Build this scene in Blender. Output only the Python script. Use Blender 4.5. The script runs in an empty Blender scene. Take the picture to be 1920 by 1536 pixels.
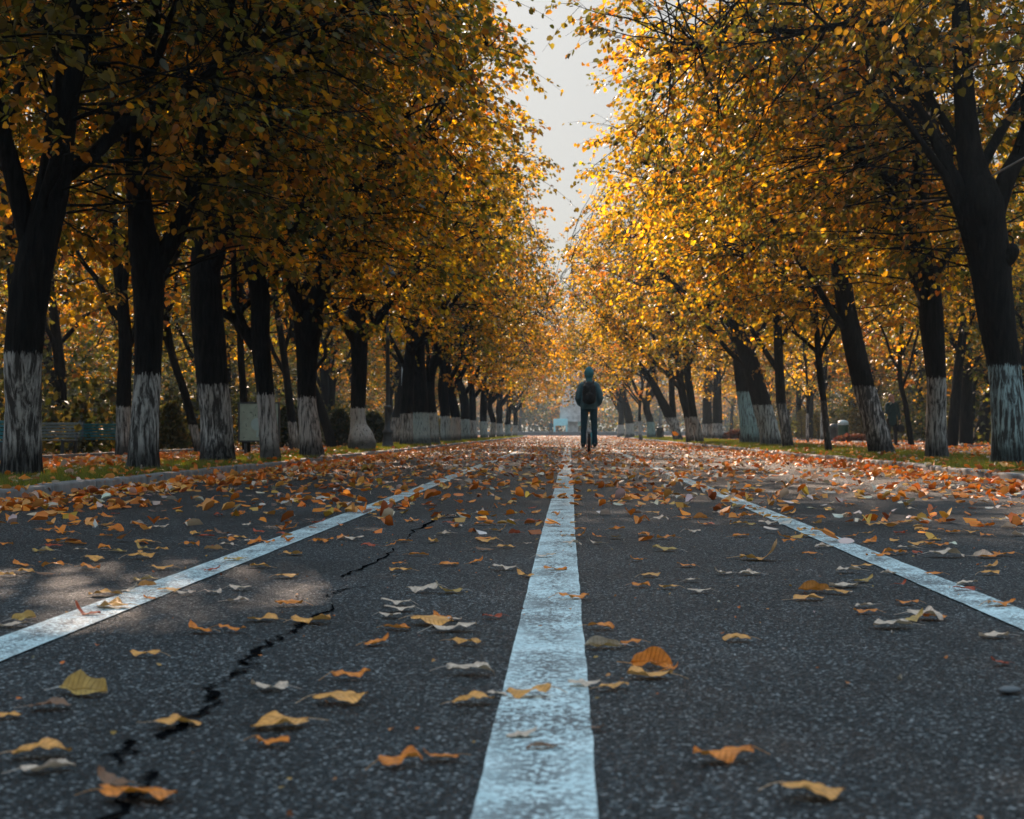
import bpy, bmesh, math, random
import numpy as np
from mathutils import Vector

RAD = math.radians
rng = np.random.default_rng(11)
random.seed(11)
C = bpy.context.scene.collection
SC = bpy.context.scene

# ------------------------------------------------------------------ camera
CAM_H, FPX, VX, VY = 0.47, 2700.0, 1067.0, 810.0      # eye height, focal length and vanishing point measured on the 1920 px photo
cam = bpy.data.cameras.new("camera")
cam_o = bpy.data.objects.new("camera", cam)
C.objects.link(cam_o)
cam_o.location = (0, 0, CAM_H)
cam_o.rotation_euler = (RAD(90), 0, 0)
cam.sensor_fit = 'HORIZONTAL'
cam.sensor_width = 36
cam.lens = FPX / 1920 * 36
cam.shift_x = -(VX - 960) / 1920
cam.shift_y = (VY - 768) / 1920
cam.clip_start = 0.05
cam.clip_end = 3000
cam.dof.use_dof = True
cam.dof.focus_distance = 7.0
cam.dof.aperture_fstop = 7.5
SC.camera = cam_o

# ------------------------------------------------------------------ light
SUN_AZ, SUN_EL = RAD(-14), RAD(25)
SDIR = np.array([math.sin(SUN_AZ) * math.cos(SUN_EL), math.cos(SUN_AZ) * math.cos(SUN_EL), math.sin(SUN_EL)])
world = bpy.data.worlds.new("World")
SC.world = world
world.use_nodes = True
wn, wl = world.node_tree.nodes, world.node_tree.links
wn.clear()
sky = wn.new('ShaderNodeTexSky')
sky.sky_type = 'NISHITA'
sky.sun_disc = False
sky.sun_elevation = SUN_EL
sky.sun_rotation = SUN_AZ
sky.air_density = 1.3
sky.dust_density = 3.0
sky.ozone_density = 1.0
gam = wn.new('ShaderNodeGamma')                       # thin high cloud evens the sky out
gam.inputs['Gamma'].default_value = 0.25
hsv = wn.new('ShaderNodeHueSaturation')
hsv.inputs['Saturation'].default_value = 0.95
tnt = wn.new('ShaderNodeMix'); tnt.data_type = 'RGBA'; tnt.blend_type = 'MULTIPLY'
tnt.inputs[0].default_value = 1.0
wtc = wn.new('ShaderNodeTexCoord')                    # veil of high cloud: the zenith is brighter and cooler than the horizon
wsp = wn.new('ShaderNodeSeparateXYZ'); wl.new(wtc.outputs['Generated'], wsp.inputs[0])
wrp = wn.new('ShaderNodeValToRGB'); wl.new(wsp.outputs['Z'], wrp.inputs[0]); wl.new(wrp.outputs[0], tnt.inputs[7])
we = wrp.color_ramp.elements
we.new(0.5)
for q, (pp, cc) in enumerate(((0.0, (0.83, 0.86, 0.89, 1)), (0.34, (0.96, 1.0, 1.05, 1)), (0.85, (2.40, 3.15, 3.60, 1)))):
    we[q].position = pp; we[q].color = cc
bg = wn.new('ShaderNodeBackground')
bg.inputs['Strength'].default_value = 0.15
wo = wn.new('ShaderNodeOutputWorld')
wl.new(sky.outputs[0], gam.inputs['Color'])
wl.new(gam.outputs[0], hsv.inputs['Color'])
wl.new(hsv.outputs[0], tnt.inputs[6])
wl.new(tnt.outputs[2], bg.inputs['Color'])
wl.new(bg.outputs[0], wo.inputs['Surface'])

sun = bpy.data.lights.new("sun", 'SUN')
sun.energy = 4.3
sun.angle = RAD(0.5)
sun.color = (1.0, 0.75, 0.57)
sun_o = bpy.data.objects.new("sun", sun)
C.objects.link(sun_o)
sun_o.rotation_euler = Vector(-SDIR).to_track_quat('-Z', 'Y').to_euler()
sun_o.location = Vector(SDIR) * 60

SC.view_settings.view_transform = 'Standard'
SC.view_settings.look = 'None'
SC.view_settings.exposure = 1.2
SC.view_settings.gamma = 1.0
SC.view_settings.use_curve_mapping = False
SC.cycles.use_denoising = True
SC.cycles.max_bounces = 6
SC.cycles.diffuse_bounces = 3
SC.cycles.glossy_bounces = 2
SC.cycles.transmission_bounces = 4
SC.cycles.volume_bounces = 0
SC.cycles.caustics_reflective = False
SC.cycles.caustics_refractive = False

# ------------------------------------------------------------------ helpers
def P(px, py, d):
    return np.array([(px - VX) * d / FPX, d, CAM_H - (py - VY) * d / FPX])

def G(px, py, z=0.0):
    d = FPX * (CAM_H - z) / (py - VY)
    return np.array([(px - VX) * d / FPX, d, z])

def nrm(a):
    return a / np.maximum(np.linalg.norm(a, axis=-1, keepdims=True), 1e-9)

class MB:
    """collects faces and links them as ONE mesh object"""
    def __init__(s):
        s.v, s.f, s.n = [], [], 0
        s.tint = []
    def add(s, V, F, tint=None):
        V = np.asarray(V, float).reshape(-1, 3)
        F = np.asarray(F, np.int64)
        s.v.append(V); s.f.append(F + s.n); s.n += len(V)
        if tint is not None:
            s.tint.append(np.broadcast_to(np.asarray(tint, float), (len(F), 3)))
        return s
    def box(s, c, d, rz=0.0):
        c = np.asarray(c, float); d = np.asarray(d, float) / 2
        V = np.array([[x, y, z] for x in (-1, 1) for y in (-1, 1) for z in (-1, 1)], float) * d
        if rz:
            cs, sn = math.cos(rz), math.sin(rz)
            V = np.stack([V[:, 0] * cs - V[:, 1] * sn, V[:, 0] * sn + V[:, 1] * cs, V[:, 2]], 1)
        return s.add(V + c, [[0, 1, 3, 2], [4, 6, 7, 5], [0, 4, 5, 1], [2, 3, 7, 6], [0, 2, 6, 4], [1, 5, 7, 3]])
    def bar(s, a, b, w, h):
        a = np.asarray(a, float); b = np.asarray(b, float)
        t = nrm(b - a)
        ref = np.array([0, 0, 1.0]) if abs(t[2]) < 0.9 else np.array([0, 1.0, 0])
        u = nrm(np.cross(t, ref)) * w / 2; v = nrm(np.cross(u, t)) * h / 2
        V = [a - u - v, a + u - v, a + u + v, a - u + v, b - u - v, b + u - v, b + u + v, b - u + v]
        return s.add(V, [[0, 1, 2, 3], [7, 6, 5, 4], [0, 4, 5, 1], [1, 5, 6, 2], [2, 6, 7, 3], [3, 7, 4, 0]])
    def lathe(s, c, prof, n=20):
        c = np.asarray(c, float)
        a = np.linspace(0, 2 * math.pi, n, endpoint=False)
        V = [[c[0] + r * math.cos(t), c[1] + r * math.sin(t), c[2] + z] for r, z in prof for t in a]
        F = [[i * n + j, i * n + (j + 1) % n, (i + 1) * n + (j + 1) % n, (i + 1) * n + j] for i in range(len(prof) - 1) for j in range(n)]
        return s.add(V, F)
    def tubes(s, Pt, rad, n=4, tint=None, lump=None, phase=0.0):
        """Pt (m,k,3) polylines, rad (m,k)"""
        Pt = np.asarray(Pt, float)
        if Pt.ndim == 2: Pt = Pt[None]
        m, k, _ = Pt.shape
        rad = np.broadcast_to(np.asarray(rad, float), (m, k))
        T = np.empty_like(Pt)
        T[:, 1:-1] = Pt[:, 2:] - Pt[:, :-2]; T[:, 0] = Pt[:, 1] - Pt[:, 0]; T[:, -1] = Pt[:, -1] - Pt[:, -2]
        T = nrm(T)
        mean = nrm(Pt[:, -1] - Pt[:, 0])
        ref = np.where(np.abs(mean[:, 2:3]) > 0.75, np.array([[0, 1.0, 0]]), np.array([[0, 0, 1.0]]))[:, None, :]
        u = nrm(np.cross(T, np.broadcast_to(ref, T.shape))); v = np.cross(u, T)
        a = np.linspace(0, 2 * math.pi, n, endpoint=False) + phase
        rr = rad[:, :, None] * (np.ones(n) if lump is None else lump)
        V = Pt[:, :, None, :] + rr[..., None] * (np.cos(a)[None, None, :, None] * u[:, :, None, :] + np.sin(a)[None, None, :, None] * v[:, :, None, :])
        i = np.arange(k - 1)[:, None]; j = np.arange(n)[None]
        q = np.stack([i * n + j, i * n + (j + 1) % n, (i + 1) * n + (j + 1) % n, (i + 1) * n + j], -1).reshape(-1, 4)
        Fq = (q[None] + (np.arange(m) * k * n)[:, None, None]).reshape(-1, 4)
        return s.add(V.reshape(-1, 3), Fq, tint)
    def build(s, name, mat, parent=None, smooth=True, bevel=0.0):
        me = bpy.data.meshes.new(name)
        V = np.concatenate(s.v)
        loops = np.concatenate([f.reshape(-1) for f in s.f])
        tot = np.concatenate([np.full(len(f), f.shape[1]) for f in s.f])
        start = np.concatenate([[0], np.cumsum(tot)[:-1]])
        me.vertices.add(len(V)); me.vertices.foreach_set('co', V.astype(np.float32).reshape(-1))
        me.loops.add(len(loops)); me.loops.foreach_set('vertex_index', loops.astype(np.int32))
        me.polygons.add(len(tot)); me.polygons.foreach_set('loop_start', start.astype(np.int32))
        me.polygons.foreach_set('use_smooth', np.full(len(tot), smooth))
        me.update(calc_edges=True)
        if s.tint:
            t = np.concatenate(s.tint)
            at = me.attributes.new('tint', 'FLOAT_COLOR', 'FACE')
            at.data.foreach_set('color', np.concatenate([t, np.ones((len(t), 1))], 1).astype(np.float32).reshape(-1))
        me.materials.append(mat)
        o = bpy.data.objects.new(name, me)
        C.objects.link(o)
        if parent: o.parent = parent
        if bevel:
            b = o.modifiers.new('bevel', 'BEVEL'); b.width = bevel; b.segments = 2; b.limit_method = 'ANGLE'
        return o

def tag(o, label=None, cat=None, group=None, kind=None):
    if label: o['label'] = label
    if cat: o['category'] = cat
    if group: o['group'] = group
    if kind: o['kind'] = kind
    return o

def empty(name, loc, rz=0.0):
    o = bpy.data.objects.new(name, None)
    o.empty_display_size = 0.2
    C.objects.link(o)
    o.location = loc; o.rotation_euler = (0, 0, rz)
    return o

def copy_tree(o, parent=None):
    c = o.copy(); C.objects.link(c)
    if parent: c.parent = parent
    for ch in o.children: copy_tree(ch, c)
    return c

# ------------------------------------------------------------------ materials
def new_mat(name):
    m = bpy.data.materials.new(name); m.use_nodes = True
    nt = m.node_tree; nt.nodes.clear()
    out = nt.nodes.new('ShaderNodeOutputMaterial')
    def N(t, **kw):
        n = nt.nodes.new(t)
        for k, v in kw.items():
            if k in n.inputs: n.inputs[k].default_value = v
            else: setattr(n, k, v)
        return n
    return m, nt, N, nt.links.new, out

def ramp(N, pts):
    r = N('ShaderNodeValToRGB')
    e = r.color_ramp.elements
    while len(e) < len(pts): e.new(0.5)
    for i, (p, c) in enumerate(pts):
        e[i].position = p
        e[i].color = (c, c, c, 1) if not hasattr(c, '__len__') else (*c, 1)
    return r

def mixc(N, L, fac, a, b):
    m = N('ShaderNodeMix', data_type='RGBA')
    for sock, v in ((m.inputs[0], fac), (m.inputs[6], a), (m.inputs[7], b)):
        if hasattr(v, 'is_output'): L(v, sock)
        elif hasattr(v, '__len__'): sock.default_value = (*v, 1)
        else: sock.default_value = v
    return m.outputs[2]

def m_plain(name, col, rough=0.7, var=0.25, scale=6.0, bump=0.15, metal=0.0, spec=0.5):
    m, nt, N, L, out = new_mat(name)
    b = N('ShaderNodeBsdfPrincipled', Roughness=rough, Metallic=metal)
    b.inputs['Specular IOR Level'].default_value = spec
    tc = N('ShaderNodeTexCoord')
    nz = N('ShaderNodeTexNoise', Scale=scale, Detail=6.0)
    L(tc.outputs['Object'], nz.inputs['Vector'])
    r = ramp(N, [(0.3, tuple(c * (1 - var) for c in col)), (0.7, tuple(min(1, c * (1 + var)) for c in col))])
    L(nz.outputs[0], r.inputs[0]); L(r.outputs[0], b.inputs['Base Color'])
    if bump:
        bp = N('ShaderNodeBump', Strength=bump, Distance=0.01)
        L(nz.outputs[0], bp.inputs['Height']); L(bp.outputs[0], b.inputs['Normal'])
    L(b.outputs[0], out.inputs[0])
    return m

def m_leaf(name, trans=0.58, boost=(2.4, 2.05, 1.0), rough=0.45):
    """foliage: per-leaf colour from the mesh, light passing through the blade"""
    m, nt, N, L, out = new_mat(name)
    at = N('ShaderNodeAttribute', attribute_name='tint')
    b = N('ShaderNodeBsdfPrincipled', Roughness=rough)
    L(at.outputs['Color'], b.inputs['Base Color'])
    tr = N('ShaderNodeBsdfTranslucent')
    mu = N('ShaderNodeMix', data_type='RGBA', blend_type='MULTIPLY')
    mu.inputs[0].default_value = 1.0
    L(at.outputs['Color'], mu.inputs[6]); mu.inputs[7].default_value = (*boost, 1)
    L(mu.outputs[2], tr.inputs['Color'])
    mx = N('ShaderNodeMixShader'); mx.inputs[0].default_value = trans
    L(b.outputs[0], mx.inputs[1]); L(tr.outputs[0], mx.inputs[2]); L(mx.outputs[0], out.inputs[0])
    return m

def m_asphalt():
    m, nt, N, L, out = new_mat('asphalt')
    b = N('ShaderNodeBsdfPrincipled')
    b.inputs['Specular IOR Level'].default_value = 0.2
    tc = N('ShaderNodeTexCoord')
    v1 = N('ShaderNodeTexVoronoi', Scale=200.0); L(tc.outputs['Object'], v1.inputs['Vector'])
    v2 = N('ShaderNodeTexVoronoi', Scale=260.0); L(tc.outputs['Object'], v2.inputs['Vector'])
    sep = N('ShaderNodeSeparateColor'); L(v1.outputs['Color'], sep.inputs[0])
    r = ramp(N, [(0.0, (0.0042, 0.0058, 0.0072)), (0.45, (0.0135, 0.0175, 0.0205)), (0.78, (0.031, 0.039, 0.044)), (0.92, (0.095, 0.110, 0.118)), (1.0, (0.40, 0.41, 0.41))])
    L(sep.outputs[0], r.inputs[0])
    n2 = N('ShaderNodeTexNoise', Scale=0.9, Detail=5.0); L(tc.outputs['Object'], n2.inputs['Vector'])
    r2 = ramp(N, [(0.3, 0.60), (0.7, 1.30)]); L(n2.outputs[0], r2.inputs[0])
    mu = N('ShaderNodeMix', data_type='RGBA', blend_type='MULTIPLY'); mu.inputs[0].default_value = 1
    L(r.outputs[0], mu.inputs[6]); L(r2.outputs[0], mu.inputs[7]); L(mu.outputs[2], b.inputs['Base Color'])
    rr = ramp(N, [(0.0, 0.75), (1.0, 0.42)]); L(sep.outputs[1], rr.inputs[0]); L(rr.outputs[0], b.inputs['Roughness'])
    ad = N('ShaderNodeMath', operation='MULTIPLY_ADD'); ad.inputs[1].default_value = 0.5
    L(v2.outputs['Distance'], ad.inputs[0]); L(v1.outputs['Distance'], ad.inputs[2])
    inv = N('ShaderNodeMath', operation='SUBTRACT'); inv.inputs[0].default_value = 1.0; L(ad.outputs[0], inv.inputs[1])
    bp = N('ShaderNodeBump', Strength=1.0, Distance=0.006); L(inv.outputs[0], bp.inputs['Height']); L(bp.outputs[0], b.inputs['Normal'])
    L(b.outputs[0], out.inputs[0])
    return m

def m_paint():
    m, nt, N, L, out = new_mat('worn_road_paint')
    b = N('ShaderNodeBsdfPrincipled', Roughness=0.55)
    tc = N('ShaderNodeTexCoord')
    v = N('ShaderNodeTexVoronoi', Scale=135.0); L(tc.outputs['Object'], v.inputs['Vector'])
    n1 = N('ShaderNodeTexNoise', Scale=95.0, Detail=4.0, Roughness=0.7); L(tc.outputs['Object'], n1.inputs['Vector'])
    n2 = N('ShaderNodeTexNoise', Scale=5.0, Detail=3.0); L(tc.outputs['Object'], n2.inputs['Vector'])
    s0 = N('ShaderNodeMath', operation='MULTIPLY_ADD'); s0.inputs[1].default_value = 0.42
    L(n2.outputs[0], s0.inputs[0]); L(n1.outputs[0], s0.inputs[2])
    sc_ = N('ShaderNodeSeparateColor'); L(v.outputs['Color'], sc_.inputs[0])
    s = N('ShaderNodeMath', operation='MULTIPLY_ADD'); s.inputs[1].default_value = 0.16      # paint gone from single stones
    s9 = N('ShaderNodeMath', operation='SUBTRACT'); s9.inputs[1].default_value = 0.5; L(sc_.outputs[0], s9.inputs[0])
    L(s9.outputs[0], s.inputs[0]); L(s0.outputs[0], s.inputs[2])
    wear = ramp(N, [(0.69, 0.0), (0.745, 1.0)]); L(s.outputs[0], wear.inputs[0])
    at = N('ShaderNodeAttribute', attribute_name='edge')      # 1 near the rim of the stripe, where the paint lies thicker
    k = N('ShaderNodeMath', operation='MAXIMUM'); L(wear.outputs[0], k.inputs[0]); L(at.outputs['Fac'], k.inputs[1])
    n3 = N('ShaderNodeTexNoise', Scale=16.0, Detail=5.0); L(tc.outputs['Object'], n3.inputs['Vector'])
    pc = ramp(N, [(0.3, (0.46, 0.58, 0.59)), (0.7, (0.68, 0.79, 0.79))]); L(n3.outputs[0], pc.inputs[0])
    col = mixc(N, L, k.outputs[0], (0.075, 0.085, 0.09), pc.outputs[0])
    L(col, b.inputs['Base Color'])
    inv = N('ShaderNodeMath', operation='SUBTRACT'); inv.inputs[0].default_value = 1.0; L(v.outputs['Distance'], inv.inputs[1])
    bp = N('ShaderNodeBump', Strength=0.6, Distance=0.004); L(inv.outputs[0], bp.inputs['Height']); L(bp.outputs[0], b.inputs['Normal'])
    L(b.outputs[0], out.inputs[0])
    return m

def m_bark():
    """dark bark; the lime wash reaches up to the height stored on the trunk itself"""
    m, nt, N, L, out = new_mat('bark_with_lime_wash')
    b = N('ShaderNodeBsdfPrincipled', Roughness=0.9)
    b.inputs['Specular IOR Level'].default_value = 0.15
    tc = N('ShaderNodeTexCoord')
    mp = N('ShaderNodeMapping'); mp.inputs['Scale'].default_value = (26, 26, 3.2); L(tc.outputs['Object'], mp.inputs['Vector'])
    n1 = N('ShaderNodeTexNoise', Scale=1.0, Detail=8.0, Roughness=0.65, Distortion=0.4); L(mp.outputs[0], n1.inputs['Vector'])
    mp2 = N('ShaderNodeMapping'); mp2.inputs['Scale'].default_value = (60, 60, 9); L(tc.outputs['Object'], mp2.inputs['Vector'])
    n2 = N('ShaderNodeTexNoise', Scale=1.0, Detail=4.0); L(mp2.outputs[0], n2.inputs['Vector'])
    bark = ramp(N, [(0.35, (0.005, 0.0045, 0.004)), (0.6, (0.018, 0.016, 0.014)), (0.8, (0.042, 0.038, 0.034))]); L(n1.outputs[0], bark.inputs[0])
    a1 = N('ShaderNodeAttribute', attribute_name='wash_height', attribute_type='OBJECT')
    a2 = N('ShaderNodeAttribute', attribute_name='wash_blue', attribute_type='OBJECT')
    a3 = N('ShaderNodeAttribute', attribute_name='wash_wear', attribute_type='OBJECT')
    wc = mixc(N, L, a2.outputs['Fac'], (0.46, 0.43, 0.40), (0.30, 0.46, 0.47))
    sm = N('ShaderNodeMath', operation='ADD'); L(n1.outputs[0], sm.inputs[0]); L(a3.outputs['Fac'], sm.inputs[1])
    cover = ramp(N, [(0.45, 0.05), (0.60, 1.0)]); L(sm.outputs[0], cover.inputs[0])
    washed = mixc(N, L, cover.outputs[0], (0.035, 0.032, 0.030), wc)
    sp = N('ShaderNodeSeparateXYZ'); L(tc.outputs['Object'], sp.inputs[0])
    jit = N('ShaderNodeMath', operation='MULTIPLY_ADD'); jit.inputs[1].default_value = 0.20; L(n2.outputs[0], jit.inputs[0]); L(sp.outputs['Z'], jit.inputs[2])
    lt = N('ShaderNodeMath', operation='LESS_THAN'); L(jit.outputs[0], lt.inputs[0]); L(a1.outputs['Fac'], lt.inputs[1])
    n4 = N('ShaderNodeTexNoise', Scale=4.0, Detail=3.0); L(tc.outputs['Object'], n4.inputs['Vector'])
    mud = N('ShaderNodeMath', operation='MULTIPLY_ADD'); mud.inputs[1].default_value = -0.35; L(n4.outputs[0], mud.inputs[0]); L(sp.outputs['Z'], mud.inputs[2])
    mr = ramp(N, [(0.0, 0.25), (0.22, 1.0)]); L(mud.outputs[0], mr.inputs[0])      # splashed earth wears the wash off at the foot
    wmud = N('ShaderNodeMix', data_type='RGBA', blend_type='MULTIPLY'); wmud.inputs[0].default_value = 1; L(washed, wmud.inputs[6]); L(mr.outputs[0], wmud.inputs[7])
    col = mixc(N, L, lt.outputs[0], bark.outputs[0], wmud.outputs[2])
    L(col, b.inputs['Base Color'])
    bp = N('ShaderNodeBump', Strength=1.0, Distance=0.03); L(n1.outputs[0], bp.inputs['Height']); L(bp.outputs[0], b.inputs['Normal'])
    L(b.outputs[0], out.inputs[0])
    return m

def m_fallen(name, top, under, trans):
    m, nt, N, L, out = new_mat(name)
    b = N('ShaderNodeBsdfPrincipled', Roughness=0.5)
    tc = N('ShaderNodeTexCoord')
    oi = N('ShaderNodeObjectInfo')
    ad = N('ShaderNodeVectorMath', operation='ADD'); L(tc.outputs['Object'], ad.inputs[0]); L(oi.outputs['Random'], ad.inputs[1])
    nz = N('ShaderNodeTexNoise', Scale=5.0, Detail=5.0); L(ad.outputs[0], nz.inputs['Vector'])
    sp = N('ShaderNodeTexNoise', Scale=34.0, Detail=3.0); L(ad.outputs[0], sp.inputs['Vector'])
    geo = N('ShaderNodeNewGeometry')
    c0 = mixc(N, L, geo.outputs['Backfacing'], top, under)
    r = ramp(N, [(0.3, 0.72), (0.7, 1.3)]); L(nz.outputs[0], r.inputs[0])
    r2 = ramp(N, [(0.30, 0.35), (0.38, 1.0)]); L(sp.outputs[0], r2.inputs[0])
    m1 = N('ShaderNodeMix', data_type='RGBA', blend_type='MULTIPLY'); m1.inputs[0].default_value = 1; L(c0, m1.inputs[6]); L(r.outputs[0], m1.inputs[7])
    m2 = N('ShaderNodeMix', data_type='RGBA', blend_type='MULTIPLY'); m2.inputs[0].default_value = 0.8; L(m1.outputs[2], m2.inputs[6]); L(r2.outputs[0], m2.inputs[7])
    L(m2.outputs[2], b.inputs['Base Color'])
    sx = N('ShaderNodeSeparateXYZ'); L(tc.outputs['Object'], sx.inputs[0])
    ay = N('ShaderNodeMath', operation='ABSOLUTE'); L(sx.outputs['Y'], ay.inputs[0])
    dg = N('ShaderNodeMath', operation='MULTIPLY_ADD'); dg.inputs[1].default_value = -.75; L(ay.outputs[0], dg.inputs[0]); L(sx.outputs['X'], dg.inputs[2])
    fr = N('ShaderNodeMath', operation='PINGPONG'); fr.inputs[1].default_value = .055; L(dg.outputs[0], fr.inputs[0])
    mn = N('ShaderNodeMath', operation='MINIMUM'); L(fr.outputs[0], mn.inputs[0]); L(ay.outputs[0], mn.inputs[1])
    vr = ramp(N, [(0.0, 0.55), (0.014, 1.0)]); L(mn.outputs[0], vr.inputs[0])
    m3 = N('ShaderNodeMix', data_type='RGBA', blend_type='MULTIPLY'); m3.inputs[0].default_value = .75; L(m2.outputs[2], m3.inputs[6]); L(vr.outputs[0], m3.inputs[7])
    L(m3.outputs[2], b.inputs['Base Color'])
    bp = N('ShaderNodeBump', Strength=0.5, Distance=0.02); L(vr.outputs[0], bp.inputs['Height']); L(bp.outputs[0], b.inputs['Normal'])
    tr = N('ShaderNodeBsdfTranslucent'); tr.inputs['Color'].default_value = (*trans, 1)
    mx = N('ShaderNodeMixShader'); mx.inputs[0].default_value = 0.18
    L(b.outputs[0], mx.inputs[1]); L(tr.outputs[0], mx.inputs[2]); L(mx.outputs[0], out.inputs[0])
    return m

def m_ground(name, c1, c2, c3, scale):
    m, nt, N, L, out = new_mat(name)
    b = N('ShaderNodeBsdfPrincipled', Roughness=0.9)
    tc = N('ShaderNodeTexCoord')
    n1 = N('ShaderNodeTexNoise', Scale=scale, Detail=8.0, Roughness=0.7); L(tc.outputs['Object'], n1.inputs['Vector'])
    r = ramp(N, [(0.3, c1), (0.55, c2), (0.75, c3)]); L(n1.outputs[0], r.inputs[0]); L(r.outputs[0], b.inputs['Base Color'])
    bp = N('ShaderNodeBump', Strength=0.7, Distance=0.02); L(n1.outputs[0], bp.inputs['Height']); L(bp.outputs[0], b.inputs['Normal'])
    L(b.outputs[0], out.inputs[0])
    return m

M = {}
M['asphalt'] = m_asphalt()
M['paint'] = m_paint()
M['bark'] = m_bark()
M['foliage'] = m_leaf('foliage')
M['litter'] = m_leaf('leaf_litter', 0.16, (1.4, 1.2, 1.0), 0.55)
M['grass'] = m_leaf('grass_blades', 0.4, (1.8, 1.8, 1.0), 0.5)
M['kerb'] = m_plain('kerb_stone', (0.20, 0.20, 0.20), 0.8, 0.35, 9, 0.4)
M['path'] = m_ground('path_surface', (0.10, 0.09, 0.085), (0.19, 0.17, 0.16), (0.26, 0.23, 0.21), 5)
M['turf'] = m_ground('turf', (0.020, 0.025, 0.008), (0.045, 0.055, 0.012), (0.09, 0.075, 0.02), 9)
M['earth'] = m_ground('leafy_earth', (0.02, 0.016, 0.012), (0.06, 0.042, 0.022), (0.16, 0.09, 0.035), 3)
M['crack'] = m_plain('crack', (0.004, 0.004, 0.0045), 0.95, 0.3, 40, 0.0, 0.0, 0.0)
M['stone'] = m_plain('weathered_stone', (0.47, 0.46, 0.45), 0.85, 0.35, 2.2, 0.5)
M['stone_dark'] = m_plain('stone_riser', (0.12, 0.125, 0.13), 0.85, 0.25, 2.2, 0.4)
M['iron'] = m_plain('dark_iron', (0.055, 0.064, 0.070), 0.5, 0.3, 12, 0.2, 0.4)
M['glass'] = m_plain('milky_lamp_glass', (0.72, 0.70, 0.68), 0.3, 0.05, 6, 0)
M['pale_metal'] = m_plain('pale_metal', (0.42, 0.50, 0.53), 0.45, 0.1, 6, 0.05)
M['slat_grey'] = m_plain('weathered_slats', (0.17, 0.20, 0.20), 0.6, 0.25, 14, 0.3)
M['slat_teal'] = m_plain('teal_slats', (0.018, 0.135, 0.15), 0.5, 0.25, 14, 0.2)
M['green_paint'] = m_plain('green_bin_paint', (0.012, 0.075, 0.055), 0.4, 0.2, 8, 0.1)
M['board'] = m_plain('faded_board', (0.36, 0.47, 0.40), 0.5, 0.15, 8, 0.05)
M['board_disc'] = m_plain('pale_blue_print', (0.40, 0.58, 0.58), 0.5, 0.06, 8, 0)
M['board_dark'] = m_plain('dark_print', (0.07, 0.11, 0.09), 0.6, 0.2, 8, 0)
M['wood'] = m_plain('old_wood', (0.045, 0.032, 0.022), 0.9, 0.4, 20, 0.5)
M['cable'] = m_plain('pale_cable', (0.40, 0.36, 0.33), 0.6, 0.1, 8, 0)
M['shrub'] = m_leaf('clipped_shrub', 0.35, (1.6, 1.6, 1.0), 0.6)
M['kiosk'] = m_plain('pale_blue_paint', (0.36, 0.74, 0.80), 0.5, 0.1, 4, 0.05)
M['pebble'] = m_plain('pebble_stone', (0.10, 0.105, 0.11), 0.6, 0.25, 60, 0.3)
M['skin'] = m_plain('skin', (0.50, 0.29, 0.21), 0.5, 0.08, 20, 0.05)
M['hair'] = m_plain('russet_hair', (0.16, 0.045, 0.02), 0.6, 0.3, 60, 0.4)
M['hoodie'] = m_plain('grey_teal_fleece', (0.070, 0.140, 0.160), 0.9, 0.18, 24, 0.4)
M['hood'] = m_plain('teal_hood', (0.045, 0.200, 0.235), 0.9, 0.15, 24, 0.4)
M['jeans'] = m_plain('navy_denim', (0.016, 0.055, 0.075), 0.85, 0.25, 40, 0.4)
M['black_cloth'] = m_plain('black_nylon', (0.008, 0.009, 0.010), 0.7, 0.3, 30, 0.4)
M['coat'] = m_plain('dark_teal_coat', (0.014, 0.050, 0.055), 0.85, 0.25, 20, 0.4)
M['shoe'] = m_plain('black_shoe', (0.008, 0.008, 0.009), 0.55, 0.2, 30, 0.2)
M['rubber'] = m_plain('tyre_rubber', (0.010, 0.010, 0.011), 0.8, 0.2, 60, 0.4)
M['shell_blue'] = m_plain('pale_blue_shell', (0.12, 0.42, 0.50), 0.35, 0.08, 8, 0)
M['shell_grey'] = m_plain('silver_shell', (0.55, 0.56, 0.56), 0.35, 0.1, 8, 0)
M['cap'] = m_plain('turquoise_knit', (0.02, 0.36, 0.34), 0.9, 0.15, 40, 0.4)
M['red_shrub'] = m_leaf('red_shrub', 0.35, (1.6, 1.2, 1.0), 0.6)

# ------------------------------------------------------------------ ground, road, paths
ROAD_L, ROAD_R, KW = -3.78, 4.16, 0.14
Z_GRASS, Z_PATH = 0.05, 0.02
PL0, PL1 = -5.45, -8.3        # left path
PR0, PR1 = 7.0, 11.6          # right path

def sheet(name, x0, x1, y0, y1, z, mat, nx=1, ny=1, amp=0.0, kind='structure'):
    xs = np.linspace(x0, x1, nx + 1); ys = np.linspace(y0, y1, ny + 1)
    X, Y = np.meshgrid(xs, ys)
    Zz = np.full_like(X, z) + amp * (np.sin(X * 2.1 + Y * .7) * np.sin(Y * 1.3 + 1) if amp else 0)
    V = np.stack([X, Y, Zz], -1).reshape(-1, 3)
    i = np.arange(ny)[:, None]; j = np.arange(nx)[None]; w = nx + 1
    F = np.stack([i * w + j, i * w + j + 1, (i + 1) * w + j + 1, (i + 1) * w + j], -1).reshape(-1, 4)
    o = MB().add(V, F).build(name, mat)
    return tag(o, kind=kind)

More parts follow.
